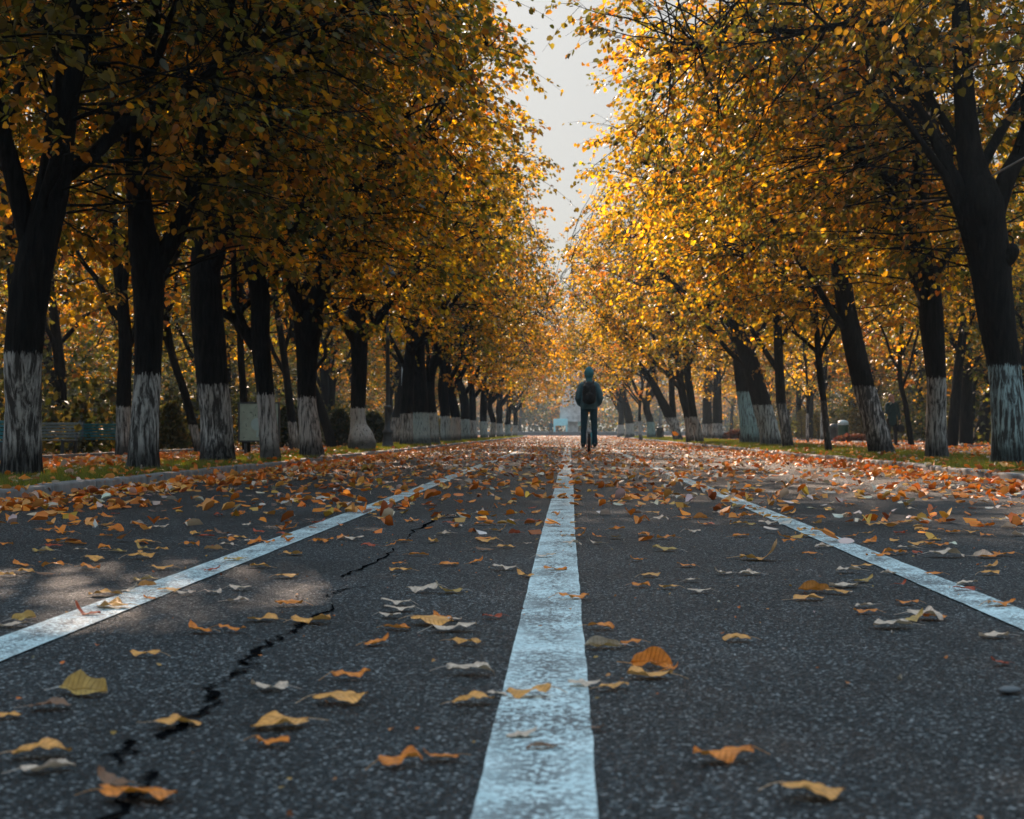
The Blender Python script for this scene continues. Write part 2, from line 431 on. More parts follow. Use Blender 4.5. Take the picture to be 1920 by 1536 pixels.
sheet('ground', -900, 900, -300, 1800, -0.06, M['earth'])
sheet('road', ROAD_L, ROAD_R, -12, 132, 0.0, M['asphalt'])
sheet('plaza', -60, 60, 132.0, 176, -0.004, M['path'])
sheet('grass_verge', PL0, ROAD_L - KW, -12, 131.9, Z_GRASS, M['turf'], 6, 300, 0.012)
sheet('grass_verge', ROAD_R + KW, PR0, -12, 131.9, Z_GRASS, M['turf'], 8, 300, 0.012)
sheet('path', PL1, PL0, -12, 131.9, Z_PATH, M['path'])
sheet('path', PR0, PR1, -12, 131.9, Z_PATH, M['path'])
sheet('lawn', -40, PL1, -12, 131.9, Z_GRASS - 0.02, M['earth'], 20, 100, 0.015)
sheet('lawn', PR1, 46, -12, 131.9, Z_GRASS - 0.02, M['earth'], 20, 100, 0.015)

def kerb(x0, seed):
    r = np.random.default_rng(seed)
    mb = MB(); y = -12.0
    while y < 131:
        L_ = 0.98
        dz = r.normal(0, 0.006); dx = r.normal(0, 0.006)
        mb.box((x0 + KW / 2 + dx, y + L_ / 2, 0.075 / 2 - 0.03 + dz), (KW, L_ - 0.012, 0.15))
        y += L_
    o = mb.build('kerb', M['kerb'], smooth=False, bevel=0.018)
    return tag(o, kind='structure')
kerb(ROAD_L - KW, 3)
kerb(ROAD_R, 4)
# low stone edging along the far side of both paths
for x in (PL1 - 0.12, PR1):
    tag(MB().box((x + 0.06, 60, 0.04), (0.12, 143, 0.12)).build('kerb', M['kerb'], smooth=False, bevel=0.01), kind='structure')

def stripe(x, w, y0, y1, seed):
    r = np.random.default_rng(seed)
    ys = np.concatenate([np.arange(y0, min(14, y1), 0.04), np.arange(min(14, y1), y1, 0.4)])
    n = len(ys)
    jl = np.convolve(r.normal(0, 0.0016, n), np.ones(4) / 4, 'same'); jr = np.convolve(r.normal(0, 0.0016, n), np.ones(4) / 4, 'same')
    drift = 0.004 * np.sin(ys * 0.55 + seed)
    cols = [-w / 2 + jl, -w / 2 + 0.012 + jl * .5, 0 * ys, w / 2 - 0.012 + jr * .5, w / 2 + jr]
    V = np.stack([np.stack([x + drift + c, ys, np.full(n, 0.004)], 1) for c in cols], 1).reshape(-1, 3)
    i = np.arange(n - 1)[:, None]; j = np.arange(4)[None]
    F = np.stack([i * 5 + j, i * 5 + j + 1, (i + 1) * 5 + j + 1, (i + 1) * 5 + j], -1).reshape(-1, 4)
    o = MB().add(V, F).build('road_line', M['paint'])
    at = o.data.attributes.new('edge', 'FLOAT', 'POINT')
    e = np.tile([0.9, 0.55, 0, 0.55, 0.9], n) * np.repeat(0.5 + 0.5 * np.sin(ys * 3 + seed) * np.sin(ys * 7.3), 5)
    at.data.foreach_set('value', np.clip(e, 0, 1).astype(np.float32))
    return tag(o, kind='structure')
stripe(-0.045, 0.155, 0.6, 131, 1)
stripe(-1.223, 0.135, 0.6, 60, 2)
stripe(1.135, 0.12, 0.6, 100, 3)

def crack():
    runs = [[(742, 1028), (712, 1052), (668, 1072), (645, 1083)], [(690, 1101), (640, 1106), (618, 1121)],
            [(640, 1132), (592, 1160), (560, 1178), (528, 1194), (492, 1214), (480, 1229), (455, 1243), (470, 1250)],
            [(482, 1251), (434, 1270), (400, 1288), (390, 1306), (402, 1316), (378, 1338), (330, 1370), (285, 1389)],
            [(268, 1388), (240, 1398), (238, 1414), (214, 1434)],
            [(284, 1448), (262, 1470), (246, 1495), (222, 1520), (196, 1560), (150, 1620)],
            [(760, 1010), (800, 985), (835, 965)]]
    mb = MB(); r = np.random.default_rng(5)
    for run in runs:
        p = np.array([G(*q) for q in run])
        t = np.linspace(0, len(p) - 1, max(12, len(p) * 5))
        q = np.stack([np.interp(t, np.arange(len(p)), p[:, k]) for k in range(2)], 1)
        q += r.normal(0, 1, q.shape) * [.011, .012]
        w = np.abs(r.normal(0.0052, 0.003, len(q))) * np.interp(t, [0, 0.6, len(p) - 1.6, len(p) - 1], [0.15, 1, 1, 0.15]) + 0.001
        tg = nrm(np.gradient(q, axis=0)); nn = np.stack([-tg[:, 1], tg[:, 0]], 1)
        nn = nrm(nn * [.6, 1.5]); a = q + nn * w[:, None]; b = q - nn * w[:, None]
        V = np.concatenate([np.c_[a, np.full(len(a), .003)], np.c_[b, np.full(len(b), .003)]])
        n = len(a); i = np.arange(n - 1)
        mb.add(V, np.stack([i, i + 1, n + i + 1, n + i], 1))
    return tag(mb.build('road_crack', M['crack'], smooth=False), kind='structure')
crack()

# ------------------------------------------------------------------ gaps cut in the crowns so that the sun lights chosen patches of ground
HOLES = []
def hole(x, y, r, z=0.0): HOLES.append((x, y, z, r))
for x, y, r in ((-1.28, 4.35, .46), (-1.50, 4.2, .42), (-1.08, 4.5, .36), (-1.72, 4.1, .32), (-0.95, 4.1, .12), (-1.0, 4.75, .1)):
    hole(x, y, r)
hr = np.random.default_rng(21)
for k in range(26): hole(hr.uniform(-5.3, -3.9), hr.uniform(20, 56), hr.uniform(.5, 1.0))
for k in range(16): hole(hr.uniform(-8.2, -5.5), hr.uniform(14, 45), hr.uniform(.3, .6))
for k in range(18): hole(hr.uniform(4.4, 6.9), hr.uniform(28, 80), hr.uniform(.35, .7))
for k in range(10): hole(hr.uniform(7.2, 11.4), hr.uniform(26, 80), hr.uniform(.3, .7))
for k in range(44): hole(hr.uniform(-3.6, 4.0), hr.uniform(24, 115), hr.uniform(.3, .8))
HOLES = np.array(HOLES)

def open_to_sun(Pw):
    keep = np.ones(len(Pw), bool)
    lim = Pw[:, 2] / math.tan(SUN_EL)
    for hx, hy, hz, r in HOLES:
        d = Pw - np.array([hx, hy, hz])
        t = d @ SDIR
        keep &= ~(((d * d).sum(1) - t * t) < r * r)
    return keep

# ------------------------------------------------------------------ leaves
PAL = {  # leaf base colours: weight, rgb
    'olive': [(.46, (.115, .102, .017)), (.28, (.38, .190, .014)), (.14, (.060, .068, .020)), (.10, (.26, .105, .016))],
    'gold': [(.46, (.41, .255, .012)), (.20, (.24, .185, .016)), (.12, (.39, .185, .012)), (.22, (.080, .088, .018))],
    'russet': [(.36, (.26, .125, .018)), (.30, (.20, .130, .020)), (.26, (.10, .085, .022)), (.08, (.18, .065, .018))],
    'amber': [(.42, (.36, .200, .013)), (.24, (.18, .140, .016)), (.24, (.068, .074, .018)), (.10, (.36, .135, .012))],
    'shade': [(.50, (.085, .072, .014)), (.30, (.15, .088, .012)), (.20, (.050, .056, .018))],  # leaf colours darkened so the near boughs read as shaded silhouettes
    'green': [(.50, (.045, .052, .014)), (.34, (.085, .080, .016)), (.16, (.20, .125, .016))],
    'litter': [(.44, (.74, .205, .016)), (.24, (.74, .33, .08)), (.18, (.62, .50, .41)), (.12, (.40, .11, .025)), (.10, (.58, .30, .04))],
    'turf': [(.6, (.105, .130, .012)), (.3, (.19, .185, .018)), (.1, (.20, .15, .04))],
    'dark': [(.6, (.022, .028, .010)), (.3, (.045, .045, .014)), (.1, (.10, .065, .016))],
    'topiary': [(.6, (.075, .068, .020)), (.4, (.15, .105, .028))],
    'red': [(.6, (.10, .035, .022)), (.4, (.13, .06, .025))],
}
def palette(name, n, r):
    w = np.array([p[0] for p in PAL[name]]); c = np.array([p[1] for p in PAL[name]])
    t = c[r.choice(len(w), n, p=w / w.sum())]
    return t * np.exp(r.normal(0, 0.22, (n, 1))) * np.exp(r.normal(0, 0.07, (n, 3)))

def leaf_cloud(mb, pos, axis, up, size, tint, fine=True, fold=0.16):
    """one small folded blade per point"""
    n = len(pos)
    axis = nrm(axis); side = nrm(np.cross(up, axis)); nor = np.cross(axis, side)
    if fine:
        sh = np.array([(.04, 0, 0), (.0, -.28, .8), (.34, -.46, 1), (.74, -.30, .6), (1.0, 0, -.5), (.74, .30, .7), (.34, .46, 1), (.0, .28, .8)])
        F = np.array([[0, 1, 2, 3, 4], [0, 4, 5, 6, 7]])
    else:
        sh = np.array([(0, 0, 0), (.42, -.42, .8), (1.0, 0, -.3), (.42, .42, .8)])
        F = np.array([[0, 1, 2, 3]])
    fo = (np.asarray(fold) * np.ones(n))[:, None, None]
    V = pos[:, None, :] + size[:, None, None] * (sh[None, :, 0:1] * axis[:, None] + sh[None, :, 1:2] * side[:, None] + fo * sh[None, :, 2:3] * nor[:, None])
    Fq = (F[None] + (np.arange(n) * len(sh))[:, None, None]).reshape(-1, F.shape[1])
    mb.add(V.reshape(-1, 3), Fq, np.repeat(tint, len(F), 0))

def bez(a, b, c, k):
    t = np.linspace(0, 1, k)[None, :, None]
    return a[:, None] * (1 - t) ** 2 + 2 * b[:, None] * t * (1 - t) + c[:, None] * t * t

def smooth_line(pts, per=6):
    pts = np.asarray(pts, float); n = len(pts)
    ext = np.vstack([2 * pts[0] - pts[1], pts, 2 * pts[-1] - pts[-2]])
    out = []
    for i in range(n - 1):
        p0, p1, p2, p3 = ext[i:i + 4]
        for t in np.linspace(0, 1, per, endpoint=False):
            out.append(0.5 * (2 * p1 + (p2 - p0) * t + (2 * p0 - 5 * p1 + 4 * p2 - p3) * t * t + (3 * p1 - p0 - 3 * p2 + p3) * t ** 3))
    out.append(pts[-1])
    return np.array(out)

def rough_tube(mb, line, n, r, lump=0.07):
    """line (k,4): x y z radius"""
    k = len(line)
    a = np.linspace(0, 2 * math.pi, n, endpoint=False)
    z = np.linspace(0, 1, k)
    L_ = np.ones((k, n))
    for q in range(5):
        m = r.integers(2, 9)
        L_ += lump / (1 + q * .35) * np.sin(a[None] * m + r.uniform(0, 6.3) + z[:, None] * r.uniform(-5, 5)) * (0.6 + 0.4 * np.sin(z[:, None] * r.uniform(6, 22) + r.uniform(0, 6)))
    L_ += r.normal(0, lump * .35, (k, n))
    mb.tubes(line[:, :3], line[None, :, 3], n, lump=L_[None])

def branch_and_leaf(tb, cb, stems, base, crown, zmin, nleaf, lsize, pal, r, fine=True, twig=True, n_limb=7, inner=None, pals=None):
    """grow limbs off the stems, boughs off the limbs, leafy sprays at the bough ends. Works in the tree's own space; base = world foot."""
    cx, cy, cz, rx, ry, rz = crown
    ctr = np.array([cx, cy, cz]); rad = np.array([rx, ry, rz])
    pts = np.concatenate([s[:, :4] for s in stems])
    cand = pts[(pts[:, 2] > max(1.7, zmin - .5)) & (pts[:, 3] > .02)]
    skel = [cand[:, :3]]
    ga = r.uniform(0, 6.28)
    for i in range(n_limb):
        s = cand[min(len(cand) - 1, int(len(cand) * (i + .3) / n_limb))]
        az = ga + i * 2.4; el = r.uniform(-.45, .75)
        tgt = ctr + rad * .72 * np.array([math.cos(az) * math.cos(el), math.sin(az) * math.cos(el), math.sin(el)])
        tgt[2] = max(tgt[2], zmin + .5)
        a = s[:3]; mid = (a + tgt) / 2 + np.array([0, 0, r.uniform(.1, .8)]) + r.normal(0, .25, 3)
        line = bez(a[None], mid[None], tgt[None], 10)[0]
        line[1:-1] += r.normal(0, .05, (8, 3))
        r0 = min(s[3] * .6, .075)
        tb.tubes(line, np.linspace(r0, .012, 10)[None], 6)
        skel.append(line[2:])
    skel = np.concatenate(skel)
    per = 46 if fine else 40
    ns = max(20, nleaf // per)
    d = nrm(r.normal(0, 1, (ns * 3, 3))); rr = r.uniform(0, 1, (ns * 3, 1)) ** (1 / 2.0)
    cen = ctr + d * rr * rad
    lim = zmin + r.uniform(-.25, .9, len(cen))
    ok = cen[:, 2] > lim
    if inner is not None: ok &= inner(cen + base)
    cen = cen[ok][:ns]; ns = len(cen)
    # attach each spray to the nearest lower skeleton point
    dist = ((cen[:, None, :] - skel[None]) ** 2).sum(-1) + 1.5 * np.maximum(0, skel[None, :, 2] - cen[:, None, 2])
    at = skel[(dist * r.uniform(.45, 1.8, dist.shape) + r.uniform(0, .35, dist.shape)).argmin(1)]
    mid = (at + cen) / 2 + np.array([0, 0, .18]) + r.normal(0, .12, (ns, 3))
    B = bez(at, mid, cen, 6)
    B[:, 1:-1] += r.normal(0, .03, (ns, 4, 3))
    tb.tubes(B, np.linspace(.015, .004, 6)[None], 4)
    nt = 6
    out = nrm((cen - at) * np.array([1, 1, .45]) + r.normal(0, .05, (ns, 3)))
    td = nrm(out[:, None] + r.normal(0, .75, (ns, nt, 3)) * np.array([1, 1, .55]))
    tl = r.uniform(.28, .75, (ns, nt, 1)) * (1.0 if fine else 1.15)
    t0 = B[:, 3][:, None] + (cen - B[:, 3])[:, None] * r.uniform(0, 1, (ns, nt, 1))
    t1 = t0 + td * tl; t1[..., 2] -= tl[..., 0] * r.uniform(.0, .45, (ns, nt))
    tm = (t0 + t1) / 2; tm[..., 2] += tl[..., 0] * .10
    T = bez(t0.reshape(-1, 3), tm.reshape(-1, 3), t1.reshape(-1, 3), 4)
    if twig: tb.tubes(T, np.array([[.004, .0032, .0025, .0015]]), 3)
    nl = max(1, int(round(nleaf / (ns * nt))))
    u = r.uniform(.12, 1.03, (ns * nt, nl, 1))
    a, b, c = (q.reshape(-1, 1, 3) for q in (t0, tm, t1))
    pos = a * (1 - u) ** 2 + 2 * b * u * (1 - u) + c * u * u
    tdir = nrm(c - a)
    sgn = r.choice([-1, 1], (ns * nt, nl, 1))
    side = nrm(np.cross(tdir, np.array([0, 0, 1.0])))
    ax = nrm(tdir * r.uniform(.2, 1, (ns * nt, nl, 1)) + side * sgn * r.uniform(.3, 1.1, (ns * nt, nl, 1)) + np.array([0, 0, -1.0]) * r.uniform(.0, 1.1, (ns * nt, nl, 1)))
    up = np.array([0, 0, 1.0]) + r.normal(0, .55, (ns * nt, nl, 3))
    pos = (pos + ax * .025 + r.normal(0, .025, pos.shape)).reshape(-1, 3)
    ax = ax.reshape(-1, 3); up = up.reshape(-1, 3)
    spray = np.repeat(np.arange(ns), nt * nl)
    keep = open_to_sun(pos + base)
    # each spray leans to one colour of its tree
    tint = palette(pal, len(pos), r)
    main = palette(pal, ns, r)[spray]
    tint = np.where(r.uniform(0, 1, (len(pos), 1)) < .5, main * np.exp(r.normal(0, .2, (len(pos), 1))), tint)
    size = lsize * r.uniform(.62, 1.2, len(pos))
    leaf_cloud(cb, pos[keep], ax[keep], up[keep], size[keep], tint[keep], fine, r.uniform(-.05, .3, keep.sum()))

ROWTREES = {}
def row_tree(key, label, pts, limbs, pal, side, group, wash_y=None, blue=0.0, wear=0.0, D=None, seed=0, nleaf=None, crown=None, name='linden_tree', zmin=2.2, cat='tree', n_limb=7):
    r = np.random.default_rng(seed + 100)
    if D is None: D = FPX * (CAM_H - Z_GRASS - .01) / (pts[0][1] - VY)
    base = P(pts[0][0], VY, D); base[2] = Z_GRASS
    sc = D / FPX
    def to_local(pl, jy):
        q = np.array([[(x - VX) * sc - base[0], 0, CAM_H - (y - VY) * sc - base[2], w * sc / 2] for x, y, w in pl])
        q[:, 1] = np.cumsum(np.r_[0, r.normal(0, jy, len(q) - 1)])
        return q
    root = empty(name, base)
    tag(root, label, cat, group)
    tb, cb = MB(), MB()
    t = to_local(pts, .05); t[0, 2] = 0.0
    stems = [smooth_line(t, 8)]
    t = stems[0]
    foot = t[:1].copy(); foot[0, 2] = -.15; foot[0, 3] *= 1.15
    t = np.vstack([foot, t])
    flare = 1 + .16 * np.exp(-np.maximum(t[:, 2], 0) / .10); t[:, 3] *= flare
    fine = D < 34
    rough_tube(tb, t, 26 if fine else 14, r, .045)
    for l in limbs:
        q = smooth_line(to_local(l, .10), 7)
        j = np.abs(stems[0][:, 2] - q[0, 2]).argmin(); q[:, 1] += stems[0][j, 1]
        rough_tube(tb, q, 14 if fine else 8, r, .05)
        stems.append(q)
    # grow on above what is visible
    for s in list(stems):
        e = s[-1]
        if e[2] < 7.2 and e[3] > .05:
            dirn = nrm((s[-1, :3] - s[-4, :3])); L_ = max(1.0, 7.6 - e[2]) * .8
            g = [e]
            for k in range(5):
                dirn = nrm(dirn + r.normal(0, .16, 3) + np.array([0, 0, .18]))
                g.append(np.r_[g[-1][:3] + dirn * L_ / 5, max(.018, e[3] * (1 - .17 * (k + 1)))])
            g = smooth_line(g, 3); tb.tubes(g[:, :3], g[None, :, 3], 8)
            stems.append(g)
    if crown is None:
        cy = 1.0 if D < 34 else 0.0                     # the nearest trunks and limbs show in front of their leaves
        crown = ((.55, cy, 6.0, 3.55, 3.4, 4.1) if side < 0 else (-1.1, cy + .4 * (cy > 0), 6.0, 4.5, 3.4, 4.1))
        if D > 40:
            k = min(1.0, (D - 40) / 30); crown = (crown[0] - side * .9 * k, 0, 6.0, crown[3] + .9 * k, 3.9, 4.1)
    lim = None
    far = np.clip((D - 45) / 30, 0, 1)
    if side < 0: lim = lambda w: w[:, 0] < -0.62 + .95 * far + .5 * np.sin(w[:, 1] * .9) * np.sin(w[:, 2] * 1.3 + 1) - .22 * np.maximum(0, w[:, 2] - 6.5)
    else: lim = lambda w: w[:, 0] > 0.28 - .75 * far + .5 * np.sin(w[:, 1] * .8 + 2) * np.sin(w[:, 2] * 1.2) + .2 * np.maximum(0, w[:, 2] - 6.5)
    n, ls = (22000, .083) if D < 34 else (12000, .097) if D < 63 else (7500, .13) if D < 100 else (5000, .165)
    if side < 0 and 19 < D < 34: n = 18000
    if nleaf: n = nleaf
    branch_and_leaf(tb, cb, stems, base, crown, zmin, n, ls, pal, r, fine=D < 63, twig=D < 40, inner=lim, n_limb=n_limb)
    to = tb.build('trunk', M['bark'], root)
    wz = -1.0 if wash_y is None else CAM_H - (wash_y - VY) * sc - base[2] + .10
    to['wash_height'] = float(wz); to['wash_blue'] = float(blue); to['wash_wear'] = float(wear)
    cb.build('crown', M['foliage'], root)
    return root

GL, GR = 'linden trees in the row along the left kerb', 'linden trees in the row along the right kerb'
# --- left row
row_tree('a', 'big dark linden with whitewashed foot, nearest on the left beside the grey slatted bench',
    [(40, 895, 72), (47, 780, 66), (55, 670, 65), (66, 540, 68), (86, 430, 66), (108, 340, 58), (125, 200, 50), (148, 40, 42), (165, -150, 34)],
    [[(64, 470, 42), (45, 350, 36), (22, 220, 30), (2, 100, 26), (-30, -100, 20)]], 'olive', -1, GL, 665, .12, .0, seed=1, nleaf=27000)
row_tree('b', 'straight whitewashed linden with a sawn-off fork, in front of the teal bench',
    [(268, 883, 57), (270, 790, 52), (270, 700, 51), (269, 560, 58), (266, 470, 62), (258, 410, 48), (252, 300, 36), (256, 180, 30), (280, 20, 24)],
    [[(282, 500, 40), (318, 435, 34), (348, 360, 28), (370, 260, 24), (400, 120, 20), (420, -40, 16)]], 'olive', -1, GL, 702, .18, .02, seed=2)
row_tree('c', 'thick whitewashed linden just left of the map board',
    [(410, 867, 62), (405, 790, 58), (400, 722, 57), (392, 640, 60), (388, 560, 58), (385, 480, 54), (392, 380, 46), (400, 260, 40), (398, 120, 34), (400, -40, 26)],
    [[(392, 520, 34), (430, 440, 28), (480, 360, 22), (520, 260, 18)]], 'amber', -1, GL, 722, .12, .0, seed=3)
row_tree('d', 'slim whitewashed linden covering the right edge of the map board',
    [(508, 863, 37), (502, 800, 34), (497, 740, 33), (488, 640, 36), (487, 560, 36), (478, 500, 34), (480, 400, 28), (490, 250, 22)],
    [[(478, 650, 24), (455, 617, 21), (437, 597, 19), (415, 585, 14), (380, 560, 10)]], 'gold', -1, GL, 740, .05, .08, seed=4)
row_tree('e', 'linden with brownish whitewash and a swollen fork, a turquoise cap behind it',
    [(585, 858, 45), (580, 800, 39), (574, 745, 34), (573, 680, 38), (574, 635, 46), (576, 605, 54), (580, 580, 40), (597, 530, 26), (606, 460, 22), (612, 350, 19), (605, 240, 15)],
    [[(566, 610, 30), (556, 570, 26), (540, 510, 20), (520, 430, 16)]], 'amber', -1, GL, 745, .0, .06, seed=5)
row_tree('f', 'grey-footed linden with a bulbous burl at the base, left of the street lamp',
    [(678, 846, 42), (677, 832, 50), (675, 815, 44), (671, 795, 30), (670, 765, 28), (672, 680, 30), (671, 620, 34), (668, 580, 28), (665, 520, 22), (660, 440, 18)],
    [[(682, 632, 20), (710, 590, 16), (740, 550, 13), (770, 510, 9)]], 'gold', -1, GL, 765, .1, .12, seed=6)
row_tree('g', 'dark linden right of the street lamp, leftmost of the trunks grown together',
    [(762, 838, 26), (762, 785, 24), (764, 740, 24), (768, 680, 22), (773, 610, 18), (776, 540, 14)], [[(770, 660, 14), (795, 630, 12), (822, 605, 10)]], 'gold', -1, GL, 776, .1, .05, seed=7, nleaf=10000)
row_tree('h', 'broad blue-white linden trunk in the middle of the trunks grown together',
    [(788, 837, 38), (787, 785, 33), (786, 740, 31), (782, 690, 28), (786, 640, 22), (800, 610, 18), (822, 585, 14)], [], 'amber', -1, GL, 774, .6, .12, seed=8, nleaf=10000)
row_tree('i', 'leaning whitewashed linden trunk, rightmost of the trunks grown together',
    [(809, 835, 32), (807, 785, 27), (802, 730, 24), (808, 690, 20), (830, 655, 16), (852, 636, 12)], [], 'olive', -1, GL, 774, .35, .1, seed=9, nleaf=10000)
far_left = [(836, 52, 22, .35, 'linden with blue-white foot directly past the trunks grown together'), (853, 55, 21, .1, 'linden with grey-white foot touching the blue-white one past the joined trunks'),
            (872, 63, 20, .5, 'pale blue-footed linden halfway down the left row'), (888, 70, 15, .1, 'narrow grey-footed linden halfway down the left row'),
            (908, 78, 15, .45, 'small bright-footed linden far down the left row'), (922, 86, 12, .2, 'thin pale-footed linden far down the left row'),
            (938, 97, 14, .2, 'distant linden with pinkish white foot near the end of the left row'), (952, 108, 12, .6, 'distant blue-footed linden near the end of the left row'),
            (965, 122, 10, .1, 'last linden of the left row, beside the plaza step')]
for k, (x, D, w, bl, lab) in enumerate(far_left):
    r = np.random.default_rng(300 + k)
    yb = VY + (CAM_H - Z_GRASS) * FPX / D
    h = FPX / D
    ln = r.normal(0, .12, 5)
    row_tree('fl%d' % k, lab, [(x, yb, w), (x + ln[0] * h * .5, yb - h, w * .85), (x + ln[1] * h, yb - 2 * h, w * .85), (x + ln[2] * h * 1.5, yb - 3.2 * h, w * .7), (x + ln[3] * 2 * h, yb - 4.8 * h, w * .5)],
             [[(x + ln[1] * h, yb - 2.0 * h, w * .5), (x + (ln[1] + .5) * h, yb - 2.7 * h, w * .4), (x + (ln[1] + .9) * h, yb - 3.8 * h, w * .25)]],
             ['olive', 'amber', 'russet', 'amber', 'olive', 'amber', 'russet', 'russet', 'russet'][k], -1, GL, yb - .98 * h, bl, .1, D=D, seed=20 + k)
# --- right row
row_tree('r1', 'massive forked dark linden with flaking blue-white foot at the far right of the row',
    [(1893, 872, 66), (1888, 780, 61), (1884, 686, 60), (1870, 600, 66), (1856, 500, 74), (1842, 430, 84), (1832, 380, 88), (1822, 320, 56), (1815, 260, 46), (1805, 150, 38), (1798, 0, 32), (1795, -150, 26)],
    [[(1858, 410, 46), (1888, 332, 36), (1925, 270, 30), (1960, 180, 24)], [(1818, 410, 40), (1784, 345, 34), (1765, 300, 24), (1740, 230, 18), (1690, 150, 13)], [(1868, 495, 44), (1890, 478, 30), (1897, 462, 14)]], 'olive', 1, GR, 686, .75, .0, seed=41)
row_tree('r2', 'upright whitewashed linden between the massive forked one and the leaning one',
    [(1757, 861, 42), (1755, 790, 38), (1752, 710, 37), (1744, 620, 44), (1740, 560, 45), (1728, 480, 40), (1715, 420, 36), (1718, 350, 32), (1718, 270, 27), (1692, 180, 22), (1640, 90, 20), (1560, 10, 22), (1500, -40, 20)],
    [[(1708, 400, 30), (1688, 360, 26), (1660, 335, 19), (1620, 310, 12)], [(1738, 540, 18), (1770, 490, 14), (1800, 462, 10)]], 'gold', 1, GR, 710, .12, .03, seed=42)
row_tree('r3', 'linden leaning left over the road, with the woman in dark teal behind it',
    [(1653, 851, 47), (1640, 800, 43), (1620, 725, 41), (1602, 650, 40), (1588, 580, 36), (1572, 480, 33), (1562, 420, 30), (1550, 340, 28), (1538, 280, 23), (1508, 170, 20), (1482, 98, 24), (1470, 40, 16)],
    [[(1482, 100, 18), (1440, 82, 11), (1380, 88, 8), (1310, 128, 5)], [(1486, 100, 16), (1520, 72, 12), (1570, 50, 8)], [(1562, 400, 16), (1500, 390, 11), (1450, 440, 9), (1390, 480, 6)]], 'gold', 1, GR, 725, .0, -.02, seed=43)
row_tree('r4', 'young thin linden with a small round crown beside the green bin',
    [(1554, 848, 13), (1548, 800, 12), (1543, 750, 12), (1536, 700, 12), (1533, 655, 12), (1530, 600, 9), (1526, 500, 6)],
    [[(1533, 662, 8), (1505, 636, 6), (1475, 612, 4)], [(1536, 664, 8), (1555, 636, 6), (1574, 606, 4)]], 'gold', 1, GR, 752, .0, -.08, seed=44, nleaf=5000, crown=(-.4, 0, 4.0, 2.2, 2.2, 2.2))
row_tree('r5', 'slim dark linden with dull grey foot, right of the blue-footed leaning pair',
    [(1478, 841, 23), (1470, 790, 20), (1464, 757, 19), (1460, 700, 18), (1457, 640, 17), (1455, 560, 14), (1470, 480, 10)], [], 'gold', 1, GR, 757, .0, -.04, seed=45)
row_tree('r6', 'strongly leaning linden with blue-streaked grey foot, front one of the leaning pair',
    [(1448, 838, 42), (1440, 800, 37), (1428, 760, 35), (1412, 700, 33), (1398, 660, 32), (1385, 610, 28), (1372, 560, 22), (1350, 480, 16)], [[(1392, 640, 16), (1350, 590, 12), (1300, 560, 9)]], 'gold', 1, GR, 760, .35, .06, seed=46)
row_tree('r7', 'stout turquoise-washed linden, rear one of the leaning pair beside the lamp base',
    [(1413, 834, 44), (1405, 790, 37), (1398, 757, 29), (1390, 700, 26), (1383, 640, 22), (1375, 560, 18)], [], 'amber', 1, GR, 735, 1.0, .06, seed=47)
row_tree('r8', 'thin grey-footed linden, right half of the close pair past the lamp base',
    [(1312, 832, 17), (1306, 800, 16), (1300, 782, 15), (1295, 740, 14), (1290, 705, 13), (1285, 640, 11), (1280, 560, 9)], [], 'gold', 1, GR, 782, .05, .05, seed=48)
row_tree('r9', 'grey-footed linden, left half of the close pair past the lamp base',
    [(1297, 831, 21), (1292, 782, 18), (1280, 740, 15), (1273, 690, 13), (1268, 620, 10)], [], 'gold', 1, GR, 783, .05, .05, seed=49)
row_tree('r10', 'linden splitting low into two dark stems, a falling leaf in front of it',
    [(1272, 828, 19), (1265, 800, 18), (1258, 785, 20), (1240, 750, 16), (1225, 720, 13), (1205, 690, 10), (1180, 660, 7)], [[(1262, 782, 12), (1260, 740, 12), (1258, 700, 10), (1255, 650, 8)]], 'amber', 1, GR, 783, .1, .02, seed=50)
far_right = [(1222, 84, 17, 1.0, 'bright turquoise-footed linden behind the small dark bin'), (1202, 78, 7, 0, 'spindly dark linden left of the turquoise-footed one'),
             (1181, 99, 19, .25, 'stout distant linden with blue-grey foot in the right row'), (1164, 118, 14, 0, 'distant linden with beige foot, last of the right row')]
for k, (x, D, w, bl, lab) in enumerate(far_right):
    r = np.random.default_rng(400 + k)
    yb = VY + (CAM_H - Z_GRASS) * FPX / D; h = FPX / D; ln = r.normal(0, .12, 5) - .06
    row_tree('fr%d' % k, lab, [(x, yb, w), (x + ln[0] * h * .5, yb - h, w * .8), (x + ln[1] * h, yb - 2 * h, w * .75), (x + ln[2] * h * 1.5, yb - 3.2 * h, w * .65), (x + ln[3] * 2 * h, yb - 4.8 * h, w * .5)],
             [[(x + ln[1] * h, yb - 2.0 * h, w * .5), (x + (ln[1] - .5) * h, yb - 2.7 * h, w * .4), (x + (ln[1] - .9) * h, yb - 3.6 * h, w * .25)]],
             ['gold', 'amber', 'russet', 'russet'][k], 1, GR, yb - 1.0 * h, bl, .12, D=D, seed=60 + k)
# two trees of the rows whose trunks stand just outside the frame but whose boughs hang into it
row_tree('nl', 'dark linden bough hanging in at the top left, its trunk out of frame',
    [(-560, 920, 130), (-550, 600, 110), (-540, 300, 100), (-530, 0, 90), (-500, -300, 70)], [], 'shade', -1, GL, 560, .1, .0, D=8.2, seed=80, nleaf=31000, crown=(.6, .3, 5.6, 3.5, 3.4, 3.4), zmin=2.4, n_limb=9)
row_tree('nr', 'large-leaved dark linden boughs hanging in at the top right, trunk out of frame',
    [(2420, 905, 120), (2400, 600, 110), (2390, 300, 100), (2360, 0, 90), (2330, -300, 70)], [], 'shade', 1, GR, 560, .1, .0, D=11.3, seed=81, nleaf=11000, crown=(-1.2, .3, 5.6, 3.6, 3.4, 3.3), zmin=2.9, n_limb=9)

